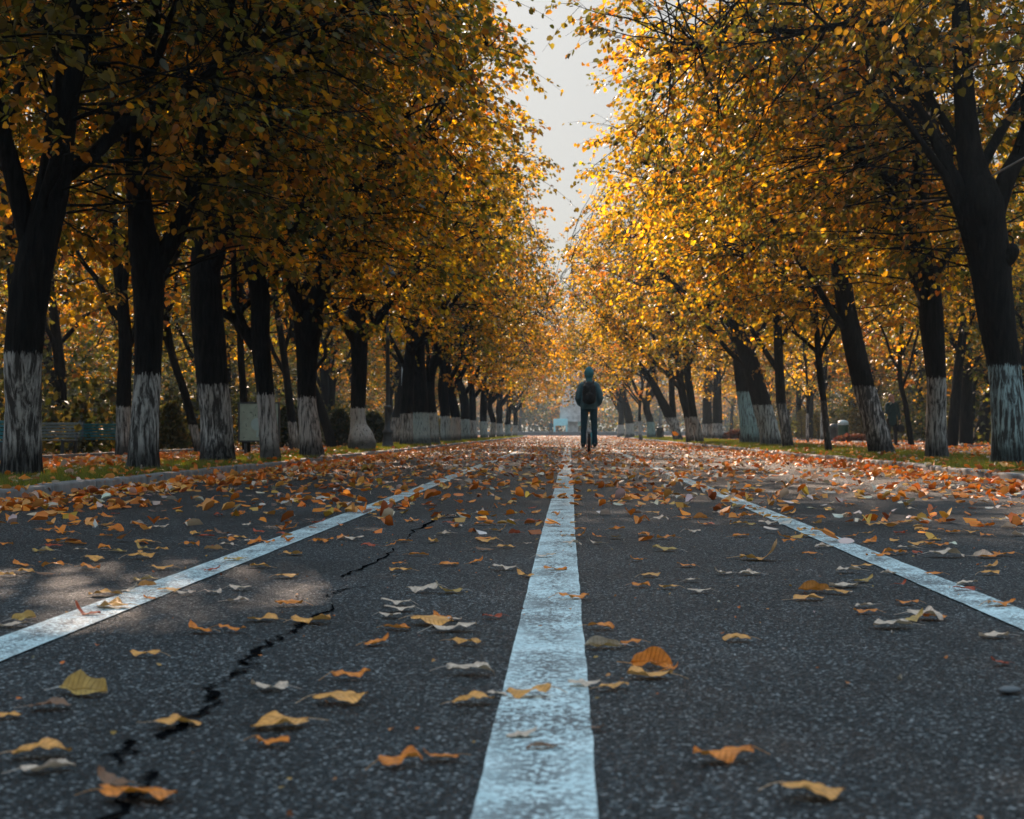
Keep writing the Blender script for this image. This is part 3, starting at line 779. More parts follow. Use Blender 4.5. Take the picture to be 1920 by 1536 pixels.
# ------------------------------------------------------------------ trees beyond the paths
def park_tree(label, loc, pal, seed, h=9.5, nleaf=5500, ls=.135, rt=.17, wash=None, cr=3.4, lean=0.0, group='park trees beyond the left path', zmin=1.9, name='park_tree'):
    r = np.random.default_rng(seed + 900)
    root = empty(name, loc); tag(root, label, 'tree', group)
    tb, cb = MB(), MB()
    t = np.array([[0, 0, -.15, rt * 1.2], [0, 0, .1, rt], [lean * .3, 0, 1.2, rt * .85], [lean * .7, .05, 2.4, rt * .75], [lean + r.normal(0, .2), r.normal(0, .2), h * .5, rt * .5], [lean + r.normal(0, .3), 0, h * .75, rt * .25]])
    s = smooth_line(t, 5); rough_tube(tb, s, 12, r, .05)
    branch_and_leaf(tb, cb, [s], np.array(loc, float), (lean, 0, h * .58, cr, cr, h * .44), zmin, nleaf, ls, pal, r, fine=False, twig=False, n_limb=8)
    to = tb.build('trunk', M['bark'], root)
    to['wash_height'] = float(wash if wash else -1); to['wash_blue'] = 0.15; to['wash_wear'] = 0.05
    cb.build('crown', M['foliage'], root)
    return root
GPL, GPR = 'park trees beyond the left path', 'park trees beyond the right path'
def at(px, D, z=Z_GRASS - .03): return ((px - VX) * D / FPX, D, z)
park_tree('whitewashed park tree half hidden behind the straight linden and the teal bench', at(232, 26), 'amber', 1, wash=1.0, rt=.15, group=GPL)
park_tree('thin park tree leaning right, with washed foot, left of the thick linden', at(372, 30), 'gold', 2, wash=.7, rt=.10, lean=-.9, group=GPL, nleaf=4600)
park_tree('thin bare-stemmed park tree at the left edge of the map board', at(462, 29.5), 'amber', 3, rt=.09, lean=-.2, group=GPL, nleaf=4600)
park_tree('thin grey park tree between the slim linden and the swollen-forked one', at(552, 36), 'russet', 4, rt=.12, lean=-.4, wash=.8, group=GPL)
park_tree('dark park tree leaning left, behind the gap right of the swollen-forked linden', at(622, 40), 'gold', 5, rt=.15, lean=-1.1, group=GPL)
park_tree('whitewashed park tree glimpsed between street lamp and joined trunks', at(738, 56), 'amber', 6, rt=.22, wash=1.1, lean=.5, group=GPL)
park_tree('thick grey-washed park tree behind the red shrubs', at(1345, 84), 'gold', 7, wash=1.05, rt=.34, group=GPR, h=10.5)
park_tree('thick bluish-washed park tree beside the grey-washed one behind the red shrubs', at(1326, 92), 'amber', 8, wash=1.05, rt=.36, group=GPR, h=10.5)
park_tree('thin pale-stemmed park tree between the round-topped shrubs', at(1514, 60), 'gold', 9, wash=1.3, rt=.07, group=GPR, nleaf=2600)
park_tree('park tree with white-washed foot left of the green bin', at(1545, 70), 'amber', 10, wash=1.5, rt=.2, group=GPR)
park_tree('thin leaning park tree right of the woman in dark teal', at(1708, 46), 'russet', 11, rt=.10, lean=-.5, group=GPR, nleaf=4600)
park_tree('dark park tree just right of the upright linden', at(1785, 42), 'gold', 12, rt=.18, lean=.3, group=GPR)
park_tree('dark forked park tree left of the massive forked linden', at(1838, 52), 'amber', 13, rt=.3, lean=.7, group=GPR)
protos = []
for k, (pal, h, cr) in enumerate((('gold', 10, 3.9), ('amber', 11, 4.1), ('russet', 9, 3.6), ('green', 10, 3.8), ('olive', 12, 4.4))):
    protos.append((pal, h, cr, 40 + k))
LAB = {'gold': 'golden', 'amber': 'amber', 'russet': 'russet', 'green': 'dark green', 'olive': 'olive brown'}
made = {}
pr = np.random.default_rng(77)
def plant(x, y, k, grp, lab, s=None):
    pal, h, cr, sd = protos[k]
    key = k
    if key not in made:
        o = park_tree(lab, (x, y, 0), pal, sd, h=h, cr=cr, nleaf=7500, ls=.14, rt=.2, group=grp)
        made[key] = o
    else:
        o = copy_tree(made[key]); tag(o, lab, 'tree', grp)
    o.location = (x, y, 0); o.rotation_euler = (0, 0, pr.uniform(0, 6.28))
    s = s or pr.uniform(.85, 1.25); o.scale = (s, s, s * pr.uniform(.95, 1.1))
for sgn, grp, sidename in ((-1, 'deep park trees on the left', 'left'), (1, 'deep park trees on the right', 'right')):
    for y in np.arange(17, 134, 6.2):
        for c in range(2):
            yy = y + pr.uniform(-2, 2)
            x0 = 10.6 if sgn < 0 else 14.2
            x = sgn * (x0 + c * 7.0 + pr.uniform(-1.2, 2.4))
            px = VX + x * FPX / yy
            if px < -420 or px > 2340: continue
            k = int(pr.choice(5, p=[.03, .07, .15, .50, .25]))
            dist = 'nearer' if yy < 55 else 'middle' if yy < 95 else 'far'
            lab = '%s crowned park tree in the %s part of the wood beyond the %s path' % (LAB[protos[k][0]], dist, sidename)
            plant(x, yy, k, grp, lab)
for x in np.arange(-46, 50, 6.5):
    if abs(x - 0.5) < 4: continue
    k = int(pr.choice([1, 2, 2, 4, 3]))
    plant(x + pr.uniform(-2, 2), pr.uniform(206, 236), k, 'trees behind the monument', '%s crowned tree standing behind the stone monument across the plaza' % LAB[protos[k][0]], pr.uniform(1.1, 1.5))

# far wood and undergrowth that read as one mass
def mass(name, boxes, n, ls, pals, seed, mat=None, zpow=1.0):
    r = np.random.default_rng(seed); mb = MB()
    for (x0, x1, y0, y1, z0, z1), w in boxes:
        m = int(n * w)
        nc = max(8, m // 60)
        cc = np.c_[r.uniform(x0, x1, nc), r.uniform(y0, y1, nc), z0 + (z1 - z0) * r.uniform(0, 1, nc) ** zpow]
        cs = r.uniform(.35, 1.0, nc) * (z1 - z0) * .16 + .15
        ci = r.integers(0, nc, m)
        p = cc[ci] + r.normal(0, 1, (m, 3)) * cs[ci][:, None]
        p[:, 2] = np.maximum(p[:, 2], z0 + .02)
        pal_i = r.integers(0, len(pals), nc)
        t = np.empty((m, 3))
        for q, pn in enumerate(pals):
            s = pal_i[ci] == q
            t[s] = palette(pn, s.sum(), r)
        keep = open_to_sun(p)
        leaf_cloud(mb, p[keep], r.normal(0, 1, (keep.sum(), 3)), r.normal(0, 1, (keep.sum(), 3)) + [0, 0, .6], ls * r.uniform(.6, 1.3, keep.sum()), t[keep], False)
    return tag(mb.build(name, mat or M['foliage']), kind='stuff')
mass('far_woods', [((-62, -24, 40, 175, 0, 12), .35), ((28, 70, 50, 175, 0, 12), .35), ((-70, 70, 238, 262, 0, 13), .16), ((-45, 45, 222, 240, .4, 6), .14), ((-40, 40, 242, 262, 2, 15), .14)], 140000, .55, ['olive', 'dark', 'green', 'russet', 'dark'], 5)
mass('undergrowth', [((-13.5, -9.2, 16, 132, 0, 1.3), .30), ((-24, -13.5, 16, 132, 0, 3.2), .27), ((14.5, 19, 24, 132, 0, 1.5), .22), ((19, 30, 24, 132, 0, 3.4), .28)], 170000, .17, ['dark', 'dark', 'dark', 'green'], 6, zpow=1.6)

# ------------------------------------------------------------------ grass and leaf litter
def grass(name, x0, x1, y0, y1, n, seed):
    r = np.random.default_rng(seed)
    y = y0 + (y1 - y0) * r.uniform(0, 1, n) ** 1.9
    x = r.uniform(x0, x1, n)
    sc = np.clip(y / 26, .8, 3)
    h = r.uniform(.04, .095, n) * np.clip(sc, 1, 1.5); w = .005 * sc
    a = r.uniform(0, 6.28, n); lean = r.normal(0, .025, (n, 2))
    b = np.c_[x, y, np.full(n, Z_GRASS - .01)]
    s = np.c_[np.cos(a), np.sin(a), 0 * a] * w[:, None]
    top = b + np.c_[lean, h]
    V = np.stack([b - s, b + s, top], 1).reshape(-1, 3)
    F = np.arange(n * 3).reshape(-1, 3)
    return tag(MB().add(V, F, palette('turf', n, r)).build(name, M['grass']), kind='stuff')
grass('grass', PL0, ROAD_L - KW - .02, 10, 125, 120000, 1)
grass('grass', ROAD_R + KW + .02, PR0, 15, 125, 120000, 2)

def litter(name, pts, ls, seed, tilt=.35, dark=1.0):
    r = np.random.default_rng(seed); n = len(pts)
    a = r.uniform(0, 6.28, n)
    ax = np.c_[np.cos(a), np.sin(a), r.normal(0, tilt * .6, n)]
    up = np.c_[r.normal(0, tilt, (n, 2)), np.ones(n)]
    mb = MB()
    size = ls * r.uniform(.55, 1.15, n)
    pts = pts.copy(); pts[:, :2] -= ax[:, :2] * size[:, None] / 2
    pts[:, 2] += .004 + np.maximum(0, -ax[:, 2]) * size + size * np.abs(r.normal(0, .10, n))
    leaf_cloud(mb, pts, ax, up, size, palette('litter', n, r) * dark, True, r.normal(.05, .28, n))
    return tag(mb.build(name, M['litter']), kind='stuff')

lr = np.random.default_rng(31)
def scatter_road():
    out = []
    # density per square metre along the road, thick in the gutters
    for (y0, y1, dm, dg) in ((6, 7, 9, 30), (7, 9, 24, 80), (9, 12, 38, 150), (12, 18, 29, 170), (18, 30, 25, 160), (30, 60, 18, 90), (60, 131, 11, 35)):
        n = int((y1 - y0) * (ROAD_R - ROAD_L) * dm)
        x = lr.uniform(ROAD_L + .04, ROAD_R - .04, n); y = lr.uniform(y0, y1, n)
        out.append(np.c_[x, y])
        for edge, s in ((ROAD_L + .02, 1), (ROAD_R - .02, -1)):
            m = int((y1 - y0) * dg * .9)
            out.append(np.c_[edge + s * np.abs(lr.normal(0, .42, m)), lr.uniform(y0, y1, m)])
    q = np.concatenate(out)
    # drifts: keep more where a slow noise is high
    f = .55 + .45 * np.sin(q[:, 0] * 1.7 + np.sin(q[:, 1] * .9) * 1.5) * np.sin(q[:, 1] * 1.3 + q[:, 0])
    q = q[lr.uniform(0, 1, len(q)) < f + .15]
    return np.c_[q, np.zeros(len(q))]
road_pts = scatter_road()
litter('fallen_leaves', road_pts, .073, 41, .28)
cr = np.c_[lr.uniform(-2.6, 2.8, 600), 1.5 + 8 * lr.uniform(0, 1, 600) ** 1.2, np.zeros(600)]
litter('leaf_crumbs', cr, .010, 44, .3, .6)
def scatter_rect(x0, x1, y0, y1, z, n, pw=1.5):
    return np.c_[lr.uniform(x0, x1, n), y0 + (y1 - y0) * lr.uniform(0, 1, n) ** pw, np.full(n, z)]
litter('fallen_leaves', np.concatenate([scatter_rect(PL0, ROAD_L - KW, 9, 120, Z_GRASS + .03, 1000), scatter_rect(ROAD_R + KW, PR0, 14, 120, Z_GRASS + .03, 1300),
                                       scatter_rect(ROAD_L - KW, ROAD_L, 9, 60, .05, 500), scatter_rect(ROAD_R, ROAD_R + KW, 14, 60, .05, 400)]), .08, 42, .4)
litter('fallen_leaves', np.concatenate([scatter_rect(PL1, PL0, 11, 125, Z_PATH, 9000), scatter_rect(PR0, PR1, 16, 125, Z_PATH, 9000),
                                       scatter_rect(-16, PL1, 15, 120, Z_GRASS, 7000), scatter_rect(PR1, 22, 24, 120, Z_GRASS, 8000), scatter_rect(-30, 30, 131, 175, 0, 4000, 1)]), .10, 43, .4)

#@@OBJECTS@@
# ------------------------------------------------------------------ fallen leaves lying close to the camera, one object each
def leaf_shape(form, seed):
    r = np.random.default_rng(seed)
    nu, nv = 13, 9
    u = np.linspace(0, 1, nu)[:, None] * np.ones((1, nv)); v = np.linspace(-1, 1, nv)[None] * np.ones((nu, 1))
    asym = r.uniform(-.06, .06)
    w = .46 * np.clip(u, .0, 1) ** .42 * (1 - u ** 2.6) ** .62 + .004
    w = w * (1 + (.3 if form == 'stand' else 1) * (.10 * np.sin(u * 8 + r.uniform(0, 6.28) + v * 1.5) + .07 * np.sin(u * 19 + r.uniform(0, 6.28)) + r.normal(0, .035, u.shape)) * (np.abs(v) > .7))
    x = u - .5 - .07 * np.abs(v) ** 2 * (u < .2); y = v * w + asym * np.sin(u * 3.1)
    z = np.zeros_like(x)
    ph = r.uniform(0, 6.28)
    if form == 'flat':
        z = .045 * np.sin(u * 6 + ph) + .10 * y * y * 4 * r.uniform(-.6, .8) + .05 * np.sin(y * 9 + ph)
    elif form == 'wavy':
        z = .10 * np.sin(u * 7.5 + ph) * (.45 + np.abs(v)) * .6 + .55 * y * y + .07 * np.sin(y * 10 + u * 5)
    elif form == 'curl':          # both margins rolled up
        R = .26; th = y / R * r.uniform(.9, 1.15); y = R * np.sin(th); z = R * (1 - np.cos(th)) * .8 + .04 * np.sin(u * 6 + ph)
    elif form == 'roll':          # margins rolled under
        R = .24; th = y / R * r.uniform(.8, 1.0); y = R * np.sin(th); z = -R * (1 - np.cos(th)) * .75 + .05 * np.sin(u * 5 + ph)
    elif form == 'bent':          # tip bent up
        k = np.maximum(0, u - .50); z = 1.15 * k * k * 2 + .35 * y * y + .03 * np.sin(u * 9 + ph); x = x - .4 * k * k
    elif form == 'stand':         # folded along the midrib, one half upright
        up = np.maximum(0, y); dn = np.minimum(0, y)
        z = up * .92 + .05 * np.sin(u * 5 + ph) * np.abs(v); y = dn + up * .34
    elif form == 'twist':
        t = (u - .5) * 1.5; z = y * np.sin(t) + .06 * np.sin(u * 7 + ph) + .22 * y * y; y = y * np.cos(t)
    if form != 'flat': z = z + .03 * np.sin(u * 11 + v * 3 + ph)
    z = z + (.085 * np.sin(u * r.uniform(7, 12) + ph * 2 + np.sign(v) * r.uniform(0, 3)) + .04 * np.sin(u * 21 + ph)) * np.abs(v) ** 2.5 * (.25 if form == 'stand' else 1)
    z = z + .018 * np.cos(v * 22 - u * 16) * (1 - np.abs(v)) + .05 * np.abs(v) ** 1.5 * .3
    z -= z.min()
    mb = MB()
    i = np.arange(nu - 1)[:, None]; j = np.arange(nv - 1)[None]
    mb.add(np.stack([x, y, z], -1).reshape(-1, 3), np.stack([i * nv + j, (i + 1) * nv + j, (i + 1) * nv + j + 1, i * nv + j + 1], -1).reshape(-1, 4))
    z0 = z[0, nv // 2]
    k = np.linspace(0, 1, 6)
    st = np.c_[-.5 - .42 * k, .10 * np.sin(k * 2 + ph), np.maximum(.012, z0 * (1 - k) + .05 * np.sin(k * 3.1) * (1 if seed % 2 else .2))]
    mb.tubes(st[None], np.linspace(.014, .010, 6)[None], 5)
    return mb

COL = {'T': ('tan', (.80, .34, .075), (.70, .44, .24), (.75, .36, .07)), 'O': ('orange', (.78, .215, .016), (.68, .34, .12), (.90, .30, .02)),
       'P': ('pale', (.70, .50, .37), (.72, .58, .48), (.55, .38, .22)), 'R': ('red', (.46, .07, .02), (.45, .15, .08), (.70, .08, .01)),
       'B': ('brown', (.24, .115, .06), (.36, .24, .17), (.35, .12, .04)), 'Y': ('ochre', (.52, .31, .08), (.60, .56, .52), (.75, .42, .07))}
LMAT = {k: m_fallen('fallen_leaf_' + c[0], c[1], c[2], c[3]) for k, c in COL.items()}
LMESH = {}
FORMS = ('flat', 'wavy', 'curl', 'roll', 'bent', 'stand', 'twist')
def leaf_mesh(form, col, var):
    key = (form, col, var)
    if key not in LMESH:
        o = leaf_shape(form, FORMS.index(form) * 13 + var * 3 + ord(col)).build('fallen_leaf', LMAT[col])
        LMESH[key] = o.data
        bpy.data.objects.remove(o)
    return LMESH[key]
GLEAF = 'single fallen leaves on the asphalt'
lq = np.random.default_rng(61)
placed = []
def put_leaf(px, py, wpx, col, form, label, group=GLEAF, rz=None, scale_z=1.0):
    p = G(px, py)
    L_ = wpx * p[1] / FPX * .92
    a = lq.uniform(-.45, .45) + (math.pi if lq.uniform() < .5 else 0) if rz is None else rz
    o = bpy.data.objects.new('fallen_leaf', leaf_mesh(form, col, int(lq.integers(0, 3))))
    C.objects.link(o)
    o.location = (p[0], p[1], .005)
    o.rotation_euler = (lq.normal(0, .06), lq.normal(0, .05), a)
    o.scale = (L_, L_ * lq.uniform(.8, 1.0), L_ * (1.0 if form == 'stand' else .6) * lq.uniform(.8, 1.15))
    tag(o, label, 'leaf', group)
    placed.append(p[:2])
NEAR = [
 (1527, 1499, 122, 'T', 'flat', 'speckled tan leaf lying flat, lowest leaf right of the centre line'),
 (1352, 1431, 132, 'O', 'roll', 'long orange leaf rolled under, alone right of the centre line near the bottom'),
 (822, 1428, 74, 'O', 'bent', 'orange leaf with an upturned tip, right of a pair left of the centre line'),
 (754, 1439, 86, 'O', 'wavy', 'rumpled orange leaf, left of a pair beside the centre line'),
 (262, 1504, 150, 'O', 'roll', 'long orange leaf with a straight stalk at the very bottom left'),
 (214, 1476, 84, 'B', 'bent', 'red-brown bent leaf leaning on the long orange one at bottom left'),
 (82, 1421, 112, 'T', 'wavy', 'wavy tan leaf with a thin stalk near the bottom left corner'),
 (93, 1449, 100, 'P', 'curl', 'pale grey curled leaf just below the wavy tan one at bottom left'),
 (512, 1402, 74, 'O', 'twist', 'small orange leaf bent like a roof below the ragged tan leaf'),
 (522, 1366, 112, 'T', 'wavy', 'ragged tan leaf with a pointed corner above the small roof-bent orange one'),
 (335, 1364, 92, 'T', 'wavy', 'tan leaf with frayed rim lying on the broken end of the crack'),
 (642, 1321, 108, 'T', 'flat', 'flat tan-orange leaf with stalk halfway between crack and centre line'),
 (660, 1276, 74, 'O', 'roll', 'orange-brown rolled leaf above the flat tan-orange leaf'),
 (504, 1296, 76, 'P', 'twist', 'pale leaf with a long stalk touching the crack'),
 (96, 1332, 78, 'B', 'flat', 'brownish tan leaf under the big upright ochre leaf'),
 (160, 1304, 112, 'Y', 'stand', 'big ochre leaf standing half upright near the left edge'),
 (18, 1348, 46, 'T', 'flat', 'tan leaf cut by the left edge below the white line'),
 (890, 1321, 82, 'T', 'wavy', 'tan leaf touching the left rim of the centre line'),
 (990, 1311, 88, 'T', 'roll', 'tan rolled leaf lying on the lower centre line'),
 (930, 1308, 40, 'P', 'flat', 'pale narrow leaf on the left rim of the centre line between two tan ones'),
 (884, 1267, 92, 'P', 'wavy', 'thin white-grey leaf with dark stalk left of the centre line'),
 (874, 1211, 68, 'T', 'roll', 'tan folded leaf with a dark hollow left of the centre line'),
 (710, 1211, 54, 'O', 'bent', 'orange leaf with raised right end, alone under the leaf cluster'),
 (746, 1182, 58, 'O', 'curl', 'orange arched leaf at the left end of the leaf cluster'),
 (812, 1173, 92, 'T', 'flat', 'long flat tan leaf in the middle of the leaf cluster'),
 (855, 1185, 86, 'P', 'flat', 'long pale leaf at the right end of the leaf cluster'),
 (828, 1163, 44, 'O', 'bent', 'orange leaf riding on the long flat tan one'),
 (852, 1165, 34, 'P', 'wavy', 'small pale leaf behind the orange one riding the cluster'),
 (740, 1137, 58, 'P', 'flat', 'topmost of three stacked pale strips left of the centre line'),
 (747, 1148, 60, 'P', 'flat', 'middle one of three stacked pale strips left of the centre line'),
 (732, 1159, 44, 'P', 'flat', 'lowest whitest of three stacked pale strips left of the centre line'),
 (922, 1161, 40, 'R', 'twist', 'small bright red leaf left of the centre line'),
 (838, 1113, 58, 'Y', 'bent', 'ochre leaf with raised point, end of a long row of leaves'),
 (790, 1112, 62, 'P', 'roll', 'pinkish pale leaf touching the ochre leaf with raised point'),
 (1015, 1409, 66, 'B', 'curl', 'brown-pink curled leaf low on the centre line'),
 (978, 1386, 62, 'P', 'flat', 'faint pale leaf on the centre line above the brown-pink one'),
 (1122, 1371, 30, 'B', 'bent', 'tiny dark red-brown leaf just right of the centre line'),
 (1094, 1290, 64, 'P', 'flat', 'pale leaf straddling the right rim of the centre line'),
 (1153, 1294, 64, 'T', 'roll', 'orange-tan rolled leaf beside the pale one on the right rim'),
 (1216, 1273, 88, 'T', 'wavy', 'wide tan leaf under the upright heart-shaped orange leaf'),
 (1224, 1252, 82, 'O', 'stand', 'vivid orange heart-shaped leaf standing up right of the centre line'),
 (1258, 1262, 40, 'O', 'bent', 'short orange leaf wedged right of the upright heart-shaped one'),
 (1128, 1218, 76, 'Y', 'stand', 'ochre leaf standing like a tent at the right rim of the centre line'),
 (1183, 1212, 44, 'O', 'roll', 'small plump orange leaf next to the ochre tent-like leaf'),
 (1128, 1181, 52, 'O', 'twist', 'orange-white crumpled leaf above the ochre tent-like leaf'),
 (1077, 1126, 62, 'O', 'roll', 'long orange leaf crossing the right rim of the centre line'),
 (1380, 1204, 56, 'T', 'wavy', 'lone tan-orange strip in the empty asphalt right of centre'),
 (1872, 1248, 40, 'R', 'bent', 'red-orange crumpled leaf above the pebble at the right edge'),
 (1862, 1197, 58, 'P', 'wavy', 'pale thin leaf with a tail close to the right edge'),
 (1736, 1163, 70, 'P', 'wavy', 'pale leaf at the back of the pile left of the right line'),
 (1672, 1179, 80, 'P', 'flat', 'pale grey leaf at the front of the pile left of the right line'),
 (1712, 1168, 60, 'Y', 'bent', 'ochre bent leaf on top of the pile left of the right line'),
 (1752, 1162, 50, 'O', 'roll', 'orange leaf at the right end of the pile left of the right line'),
 (1620, 1140, 42, 'P', 'curl', 'pale cupped leaf stacked above an orange strip'),
 (1622, 1152, 46, 'O', 'flat', 'orange strip of a leaf stacked below a pale cupped one'),
 (1524, 1112, 66, 'O', 'stand', 'orange leaf rising to a point in a clump right of centre'),
 (1518, 1126, 64, 'T', 'flat', 'tan-orange leaf at the foot of the pointed orange one'),
 (1573, 1115, 52, 'T', 'flat', 'flat tan leaf right of the pointed orange one'),
 (1580, 1102, 58, 'P', 'wavy', 'white ragged leaf behind the pointed orange one'),
 (1880, 1139, 58, 'O', 'flat', 'bold orange leaf on the nearest stretch of the right line'),
 (1700, 1135, 44, 'O', 'flat', 'thin orange leaf between the white line and the leaf pile'),
 (1690, 1099, 26, 'R', 'bent', 'small red-orange leaf just left of the right line'),
 (1806, 1109, 46, 'R', 'twist', 'red-orange crumpled leaf on the right line'),
 (1815, 1099, 44, 'P', 'flat', 'pinkish leaf on the right line touching the red-orange crumpled one'),
 (1622, 1093, 44, 'Y', 'bent', 'ochre leaf with one lifted end near the right line'),
 (1428, 1051, 82, 'T', 'bent', 'large tan leaf with a raised right tip, between centre and right lines'),
 (270, 1234, 58, 'T', 'roll', 'lone brown-tan rolled leaf below the left line'),
 (373, 1188, 56, 'O', 'bent', 'orange-tan leaf, left one of two side by side below the sun patch'),
 (436, 1187, 54, 'O', 'roll', 'orange-tan leaf, right one of two side by side below the sun patch'),
 (541, 1138, 56, 'O', 'roll', 'orange rolled leaf just above the crack'),
 (586, 1170, 82, 'T', 'wavy', 'two-toned tan and orange leaf lying across the crack'),
 (491, 1166, 60, 'T', 'twist', 'pale tan twisted leaf left of the crack'),
 (446, 1130, 44, 'P', 'curl', 'white leaf lying curled right of the sun patch'),
 (452, 1108, 48, 'P', 'flat', 'thin white leaf beyond the curled white one'),
 (400, 1115, 40, 'P', 'twist', 'pale leaf with orange edge at the tip of the sun patch'),
 (46, 1166, 46, 'Y', 'stand', 'ochre leaf standing upright on the left line by the left edge'),
 (24, 1176, 50, 'P', 'wavy', 'pale leaf at the foot of the upright ochre one by the left edge'),
 (160, 1156, 54, 'R', 'bent', 'red-brown leaf with a raised end on the sunlit left line'),
 (212, 1142, 76, 'T', 'wavy', 'tan leaf lying across the sunlit left line'),
 (196, 1118, 62, 'T', 'flat', 'tan leaf at the left rim of the sun patch'),
 (240, 1112, 50, 'P', 'bent', 'cream leaf with raised tip inside the sun patch'),
 (275, 1102, 34, 'O', 'stand', 'orange leaf standing up inside the sun patch'),
 (272, 1090, 46, 'Y', 'curl', 'ochre cupped leaf at the far rim of the sun patch'),
 (318, 1112, 46, 'T', 'flat', 'sunlit tan leaf right of the left line in the sun patch'),
 (279, 1126, 26, 'O', 'bent', 'small orange leaf at the near rim of the sun patch'),
 (350, 1117, 36, 'P', 'flat', 'pinkish leaf lying at the right end of the sun patch'),
]
for row in NEAR: put_leaf(*row)
MID = [(1354,1078,38,'P','bent'),(1405,1079,42,'P','curl'),(1285,1064,38,'O','flat'),(1310,1113,46,'P','flat'),(1298,1092,32,'P','flat'),(1253,1106,40,'T','flat'),(1203,1102,36,'O','wavy'),(1222,1083,38,'T','flat'),
 (1192,1053,28,'O','bent'),(1590,1075,50,'P','flat'),(1616,1066,42,'T','flat'),(1545,1028,40,'P','curl'),(1517,1042,34,'O','roll'),(1666,1078,32,'P','curl'),(1858,1047,44,'O','bent'),(1860,1065,34,'T','bent'),(1858,1079,42,'T','flat'),
 (1750,1080,36,'O','roll'),(540,1085,50,'T','flat'),(400,1073,36,'R','bent'),(440,1053,44,'Y','flat'),(487,1065,46,'T','flat'),(550,1042,42,'T','wavy'),(303,1069,42,'T','flat'),(98,1065,42,'O','twist'),(38,1063,40,'O','bent'),(48,1075,38,'T','flat'),
 (86,1080,38,'B','roll'),(15,1082,36,'T','flat'),(170,1068,42,'O','wavy'),(178,1053,44,'T','flat'),(268,1048,52,'T','flat'),(80,1036,42,'Y','curl'),(143,1022,40,'O','curl'),(102,1027,34,'R','roll'),(218,998,36,'O','stand'),(268,1032,34,'Y','bent'),(304,1033,30,'T','flat'),
 (270,1020,38,'T','wavy'),(150,1034,26,'P','flat'),(360,1025,34,'O','wavy'),(424,1025,30,'P','flat'),(415,1003,34,'B','bent'),(424,1016,34,'O','twist'),(390,999,18,'O','curl'),(484,1000,26,'R','bent'),(500,1020,34,'O','flat'),(547,994,30,'O','bent'),
 (470,1017,26,'P','flat'),(256,985,26,'Y','stand'),(105,1018,44,'O','flat'),(12,1024,30,'O','flat'),(750,1073,44,'T','roll'),(786,1043,38,'O','flat'),(746,1060,24,'O','roll'),(843,1061,38,'O','flat'),(895,1057,32,'O','bent'),(944,1070,46,'P','flat'),(983,1083,40,'T','bent'),
 (1042,1071,46,'O','wavy'),(1025,1047,40,'P','flat'),(1074,1024,36,'P','wavy'),(1084,1008,34,'O','bent'),(1115,1021,30,'P','bent'),(1118,1008,22,'O','bent'),(1088,995,26,'O','roll'),(910,1034,40,'B','roll'),(950,1028,36,'T','flat'),(910,1018,40,'T','flat'),
 (935,997,34,'T','bent'),(964,1003,24,'R','stand'),(1246,1034,52,'Y','flat'),(1248,1011,36,'O','wavy'),(1158,994,32,'O','curl'),(1188,965,30,'B','stand'),(760,1017,30,'O','flat'),(832,1004,34,'P','curl'),(664,1014,40,'P','flat'),(602,1019,34,'O','roll'),(690,1026,30,'R','flat'),
 (735,1025,22,'O','bent'),(770,980,30,'O','flat'),(840,983,28,'R','flat'),(905,985,36,'O','flat'),(860,970,24,'P','flat'),(1002,980,32,'R','flat'),(1000,955,18,'R','bent'),(910,963,20,'O','bent'),(946,950,26,'O','roll'),(990,1022,16,'P','flat'),
 (1532,998,32,'O','curl'),(1600,1008,26,'O','bent'),(1636,987,30,'T','roll'),(1630,1002,24,'T','bent'),(1688,982,22,'O','curl'),(1650,1044,40,'O','flat'),(1672,1041,38,'O','wavy'),(1716,1023,32,'T','flat'),(1760,1026,44,'O','flat'),(1700,1031,40,'P','flat'),(1777,1046,66,'P','wavy'),
 (1845,1046,40,'P','stand'),(1880,1043,44,'O','flat'),(1740,1021,28,'O','flat'),(1786,1000,28,'O','curl'),(1845,988,26,'O','curl'),(1890,992,30,'P','stand'),(1822,1001,30,'T','flat'),(1470,1010,34,'O','bent'),(1480,1018,30,'O','roll'),(1390,1007,34,'O','flat'),(1385,984,36,'T','flat'),
 (1440,985,40,'P','flat'),(1400,972,36,'O','wavy'),(1312,974,30,'O','stand'),(1284,974,32,'O','flat'),(1316,985,24,'O','bent'),(1348,953,22,'O','bent'),(1300,1000,34,'P','flat'),(1240,976,30,'P','wavy'),(1225,964,28,'T','flat'),(1540,973,22,'O','stand'),(1502,976,26,'O','flat'),(1576,943,24,'R','bent'),(1460,958,24,'P','flat')]
def zone(px, py):
    x = G(px, py)[0]
    if x < -1.32: s = 'left of the left white line'
    elif x < -1.09: s = 'on the left white line'
    elif x < -0.1: s = 'between the left and centre lines'
    elif x < .07: s = 'on the centre line'
    elif x < 1.06: s = 'between the centre and right lines'
    elif x < 1.21: s = 'on the right white line'
    else: s = 'right of the right white line'
    return s + (', level with the sun patch' if py > 1078 else ', level with the top of the crack' if py > 1012 else ', up the road before the leaves thicken')
FW = {'flat': 'flat', 'wavy': 'wavy', 'curl': 'cupped', 'roll': 'rolled', 'bent': 'bent-tipped', 'stand': 'upstanding', 'twist': 'twisted'}
for x, y, w, c, f in MID:
    put_leaf(x, y, w, c, f, '%s %s leaf %s' % (COL[c][0], FW[f], zone(x, y)))
n_more = 0
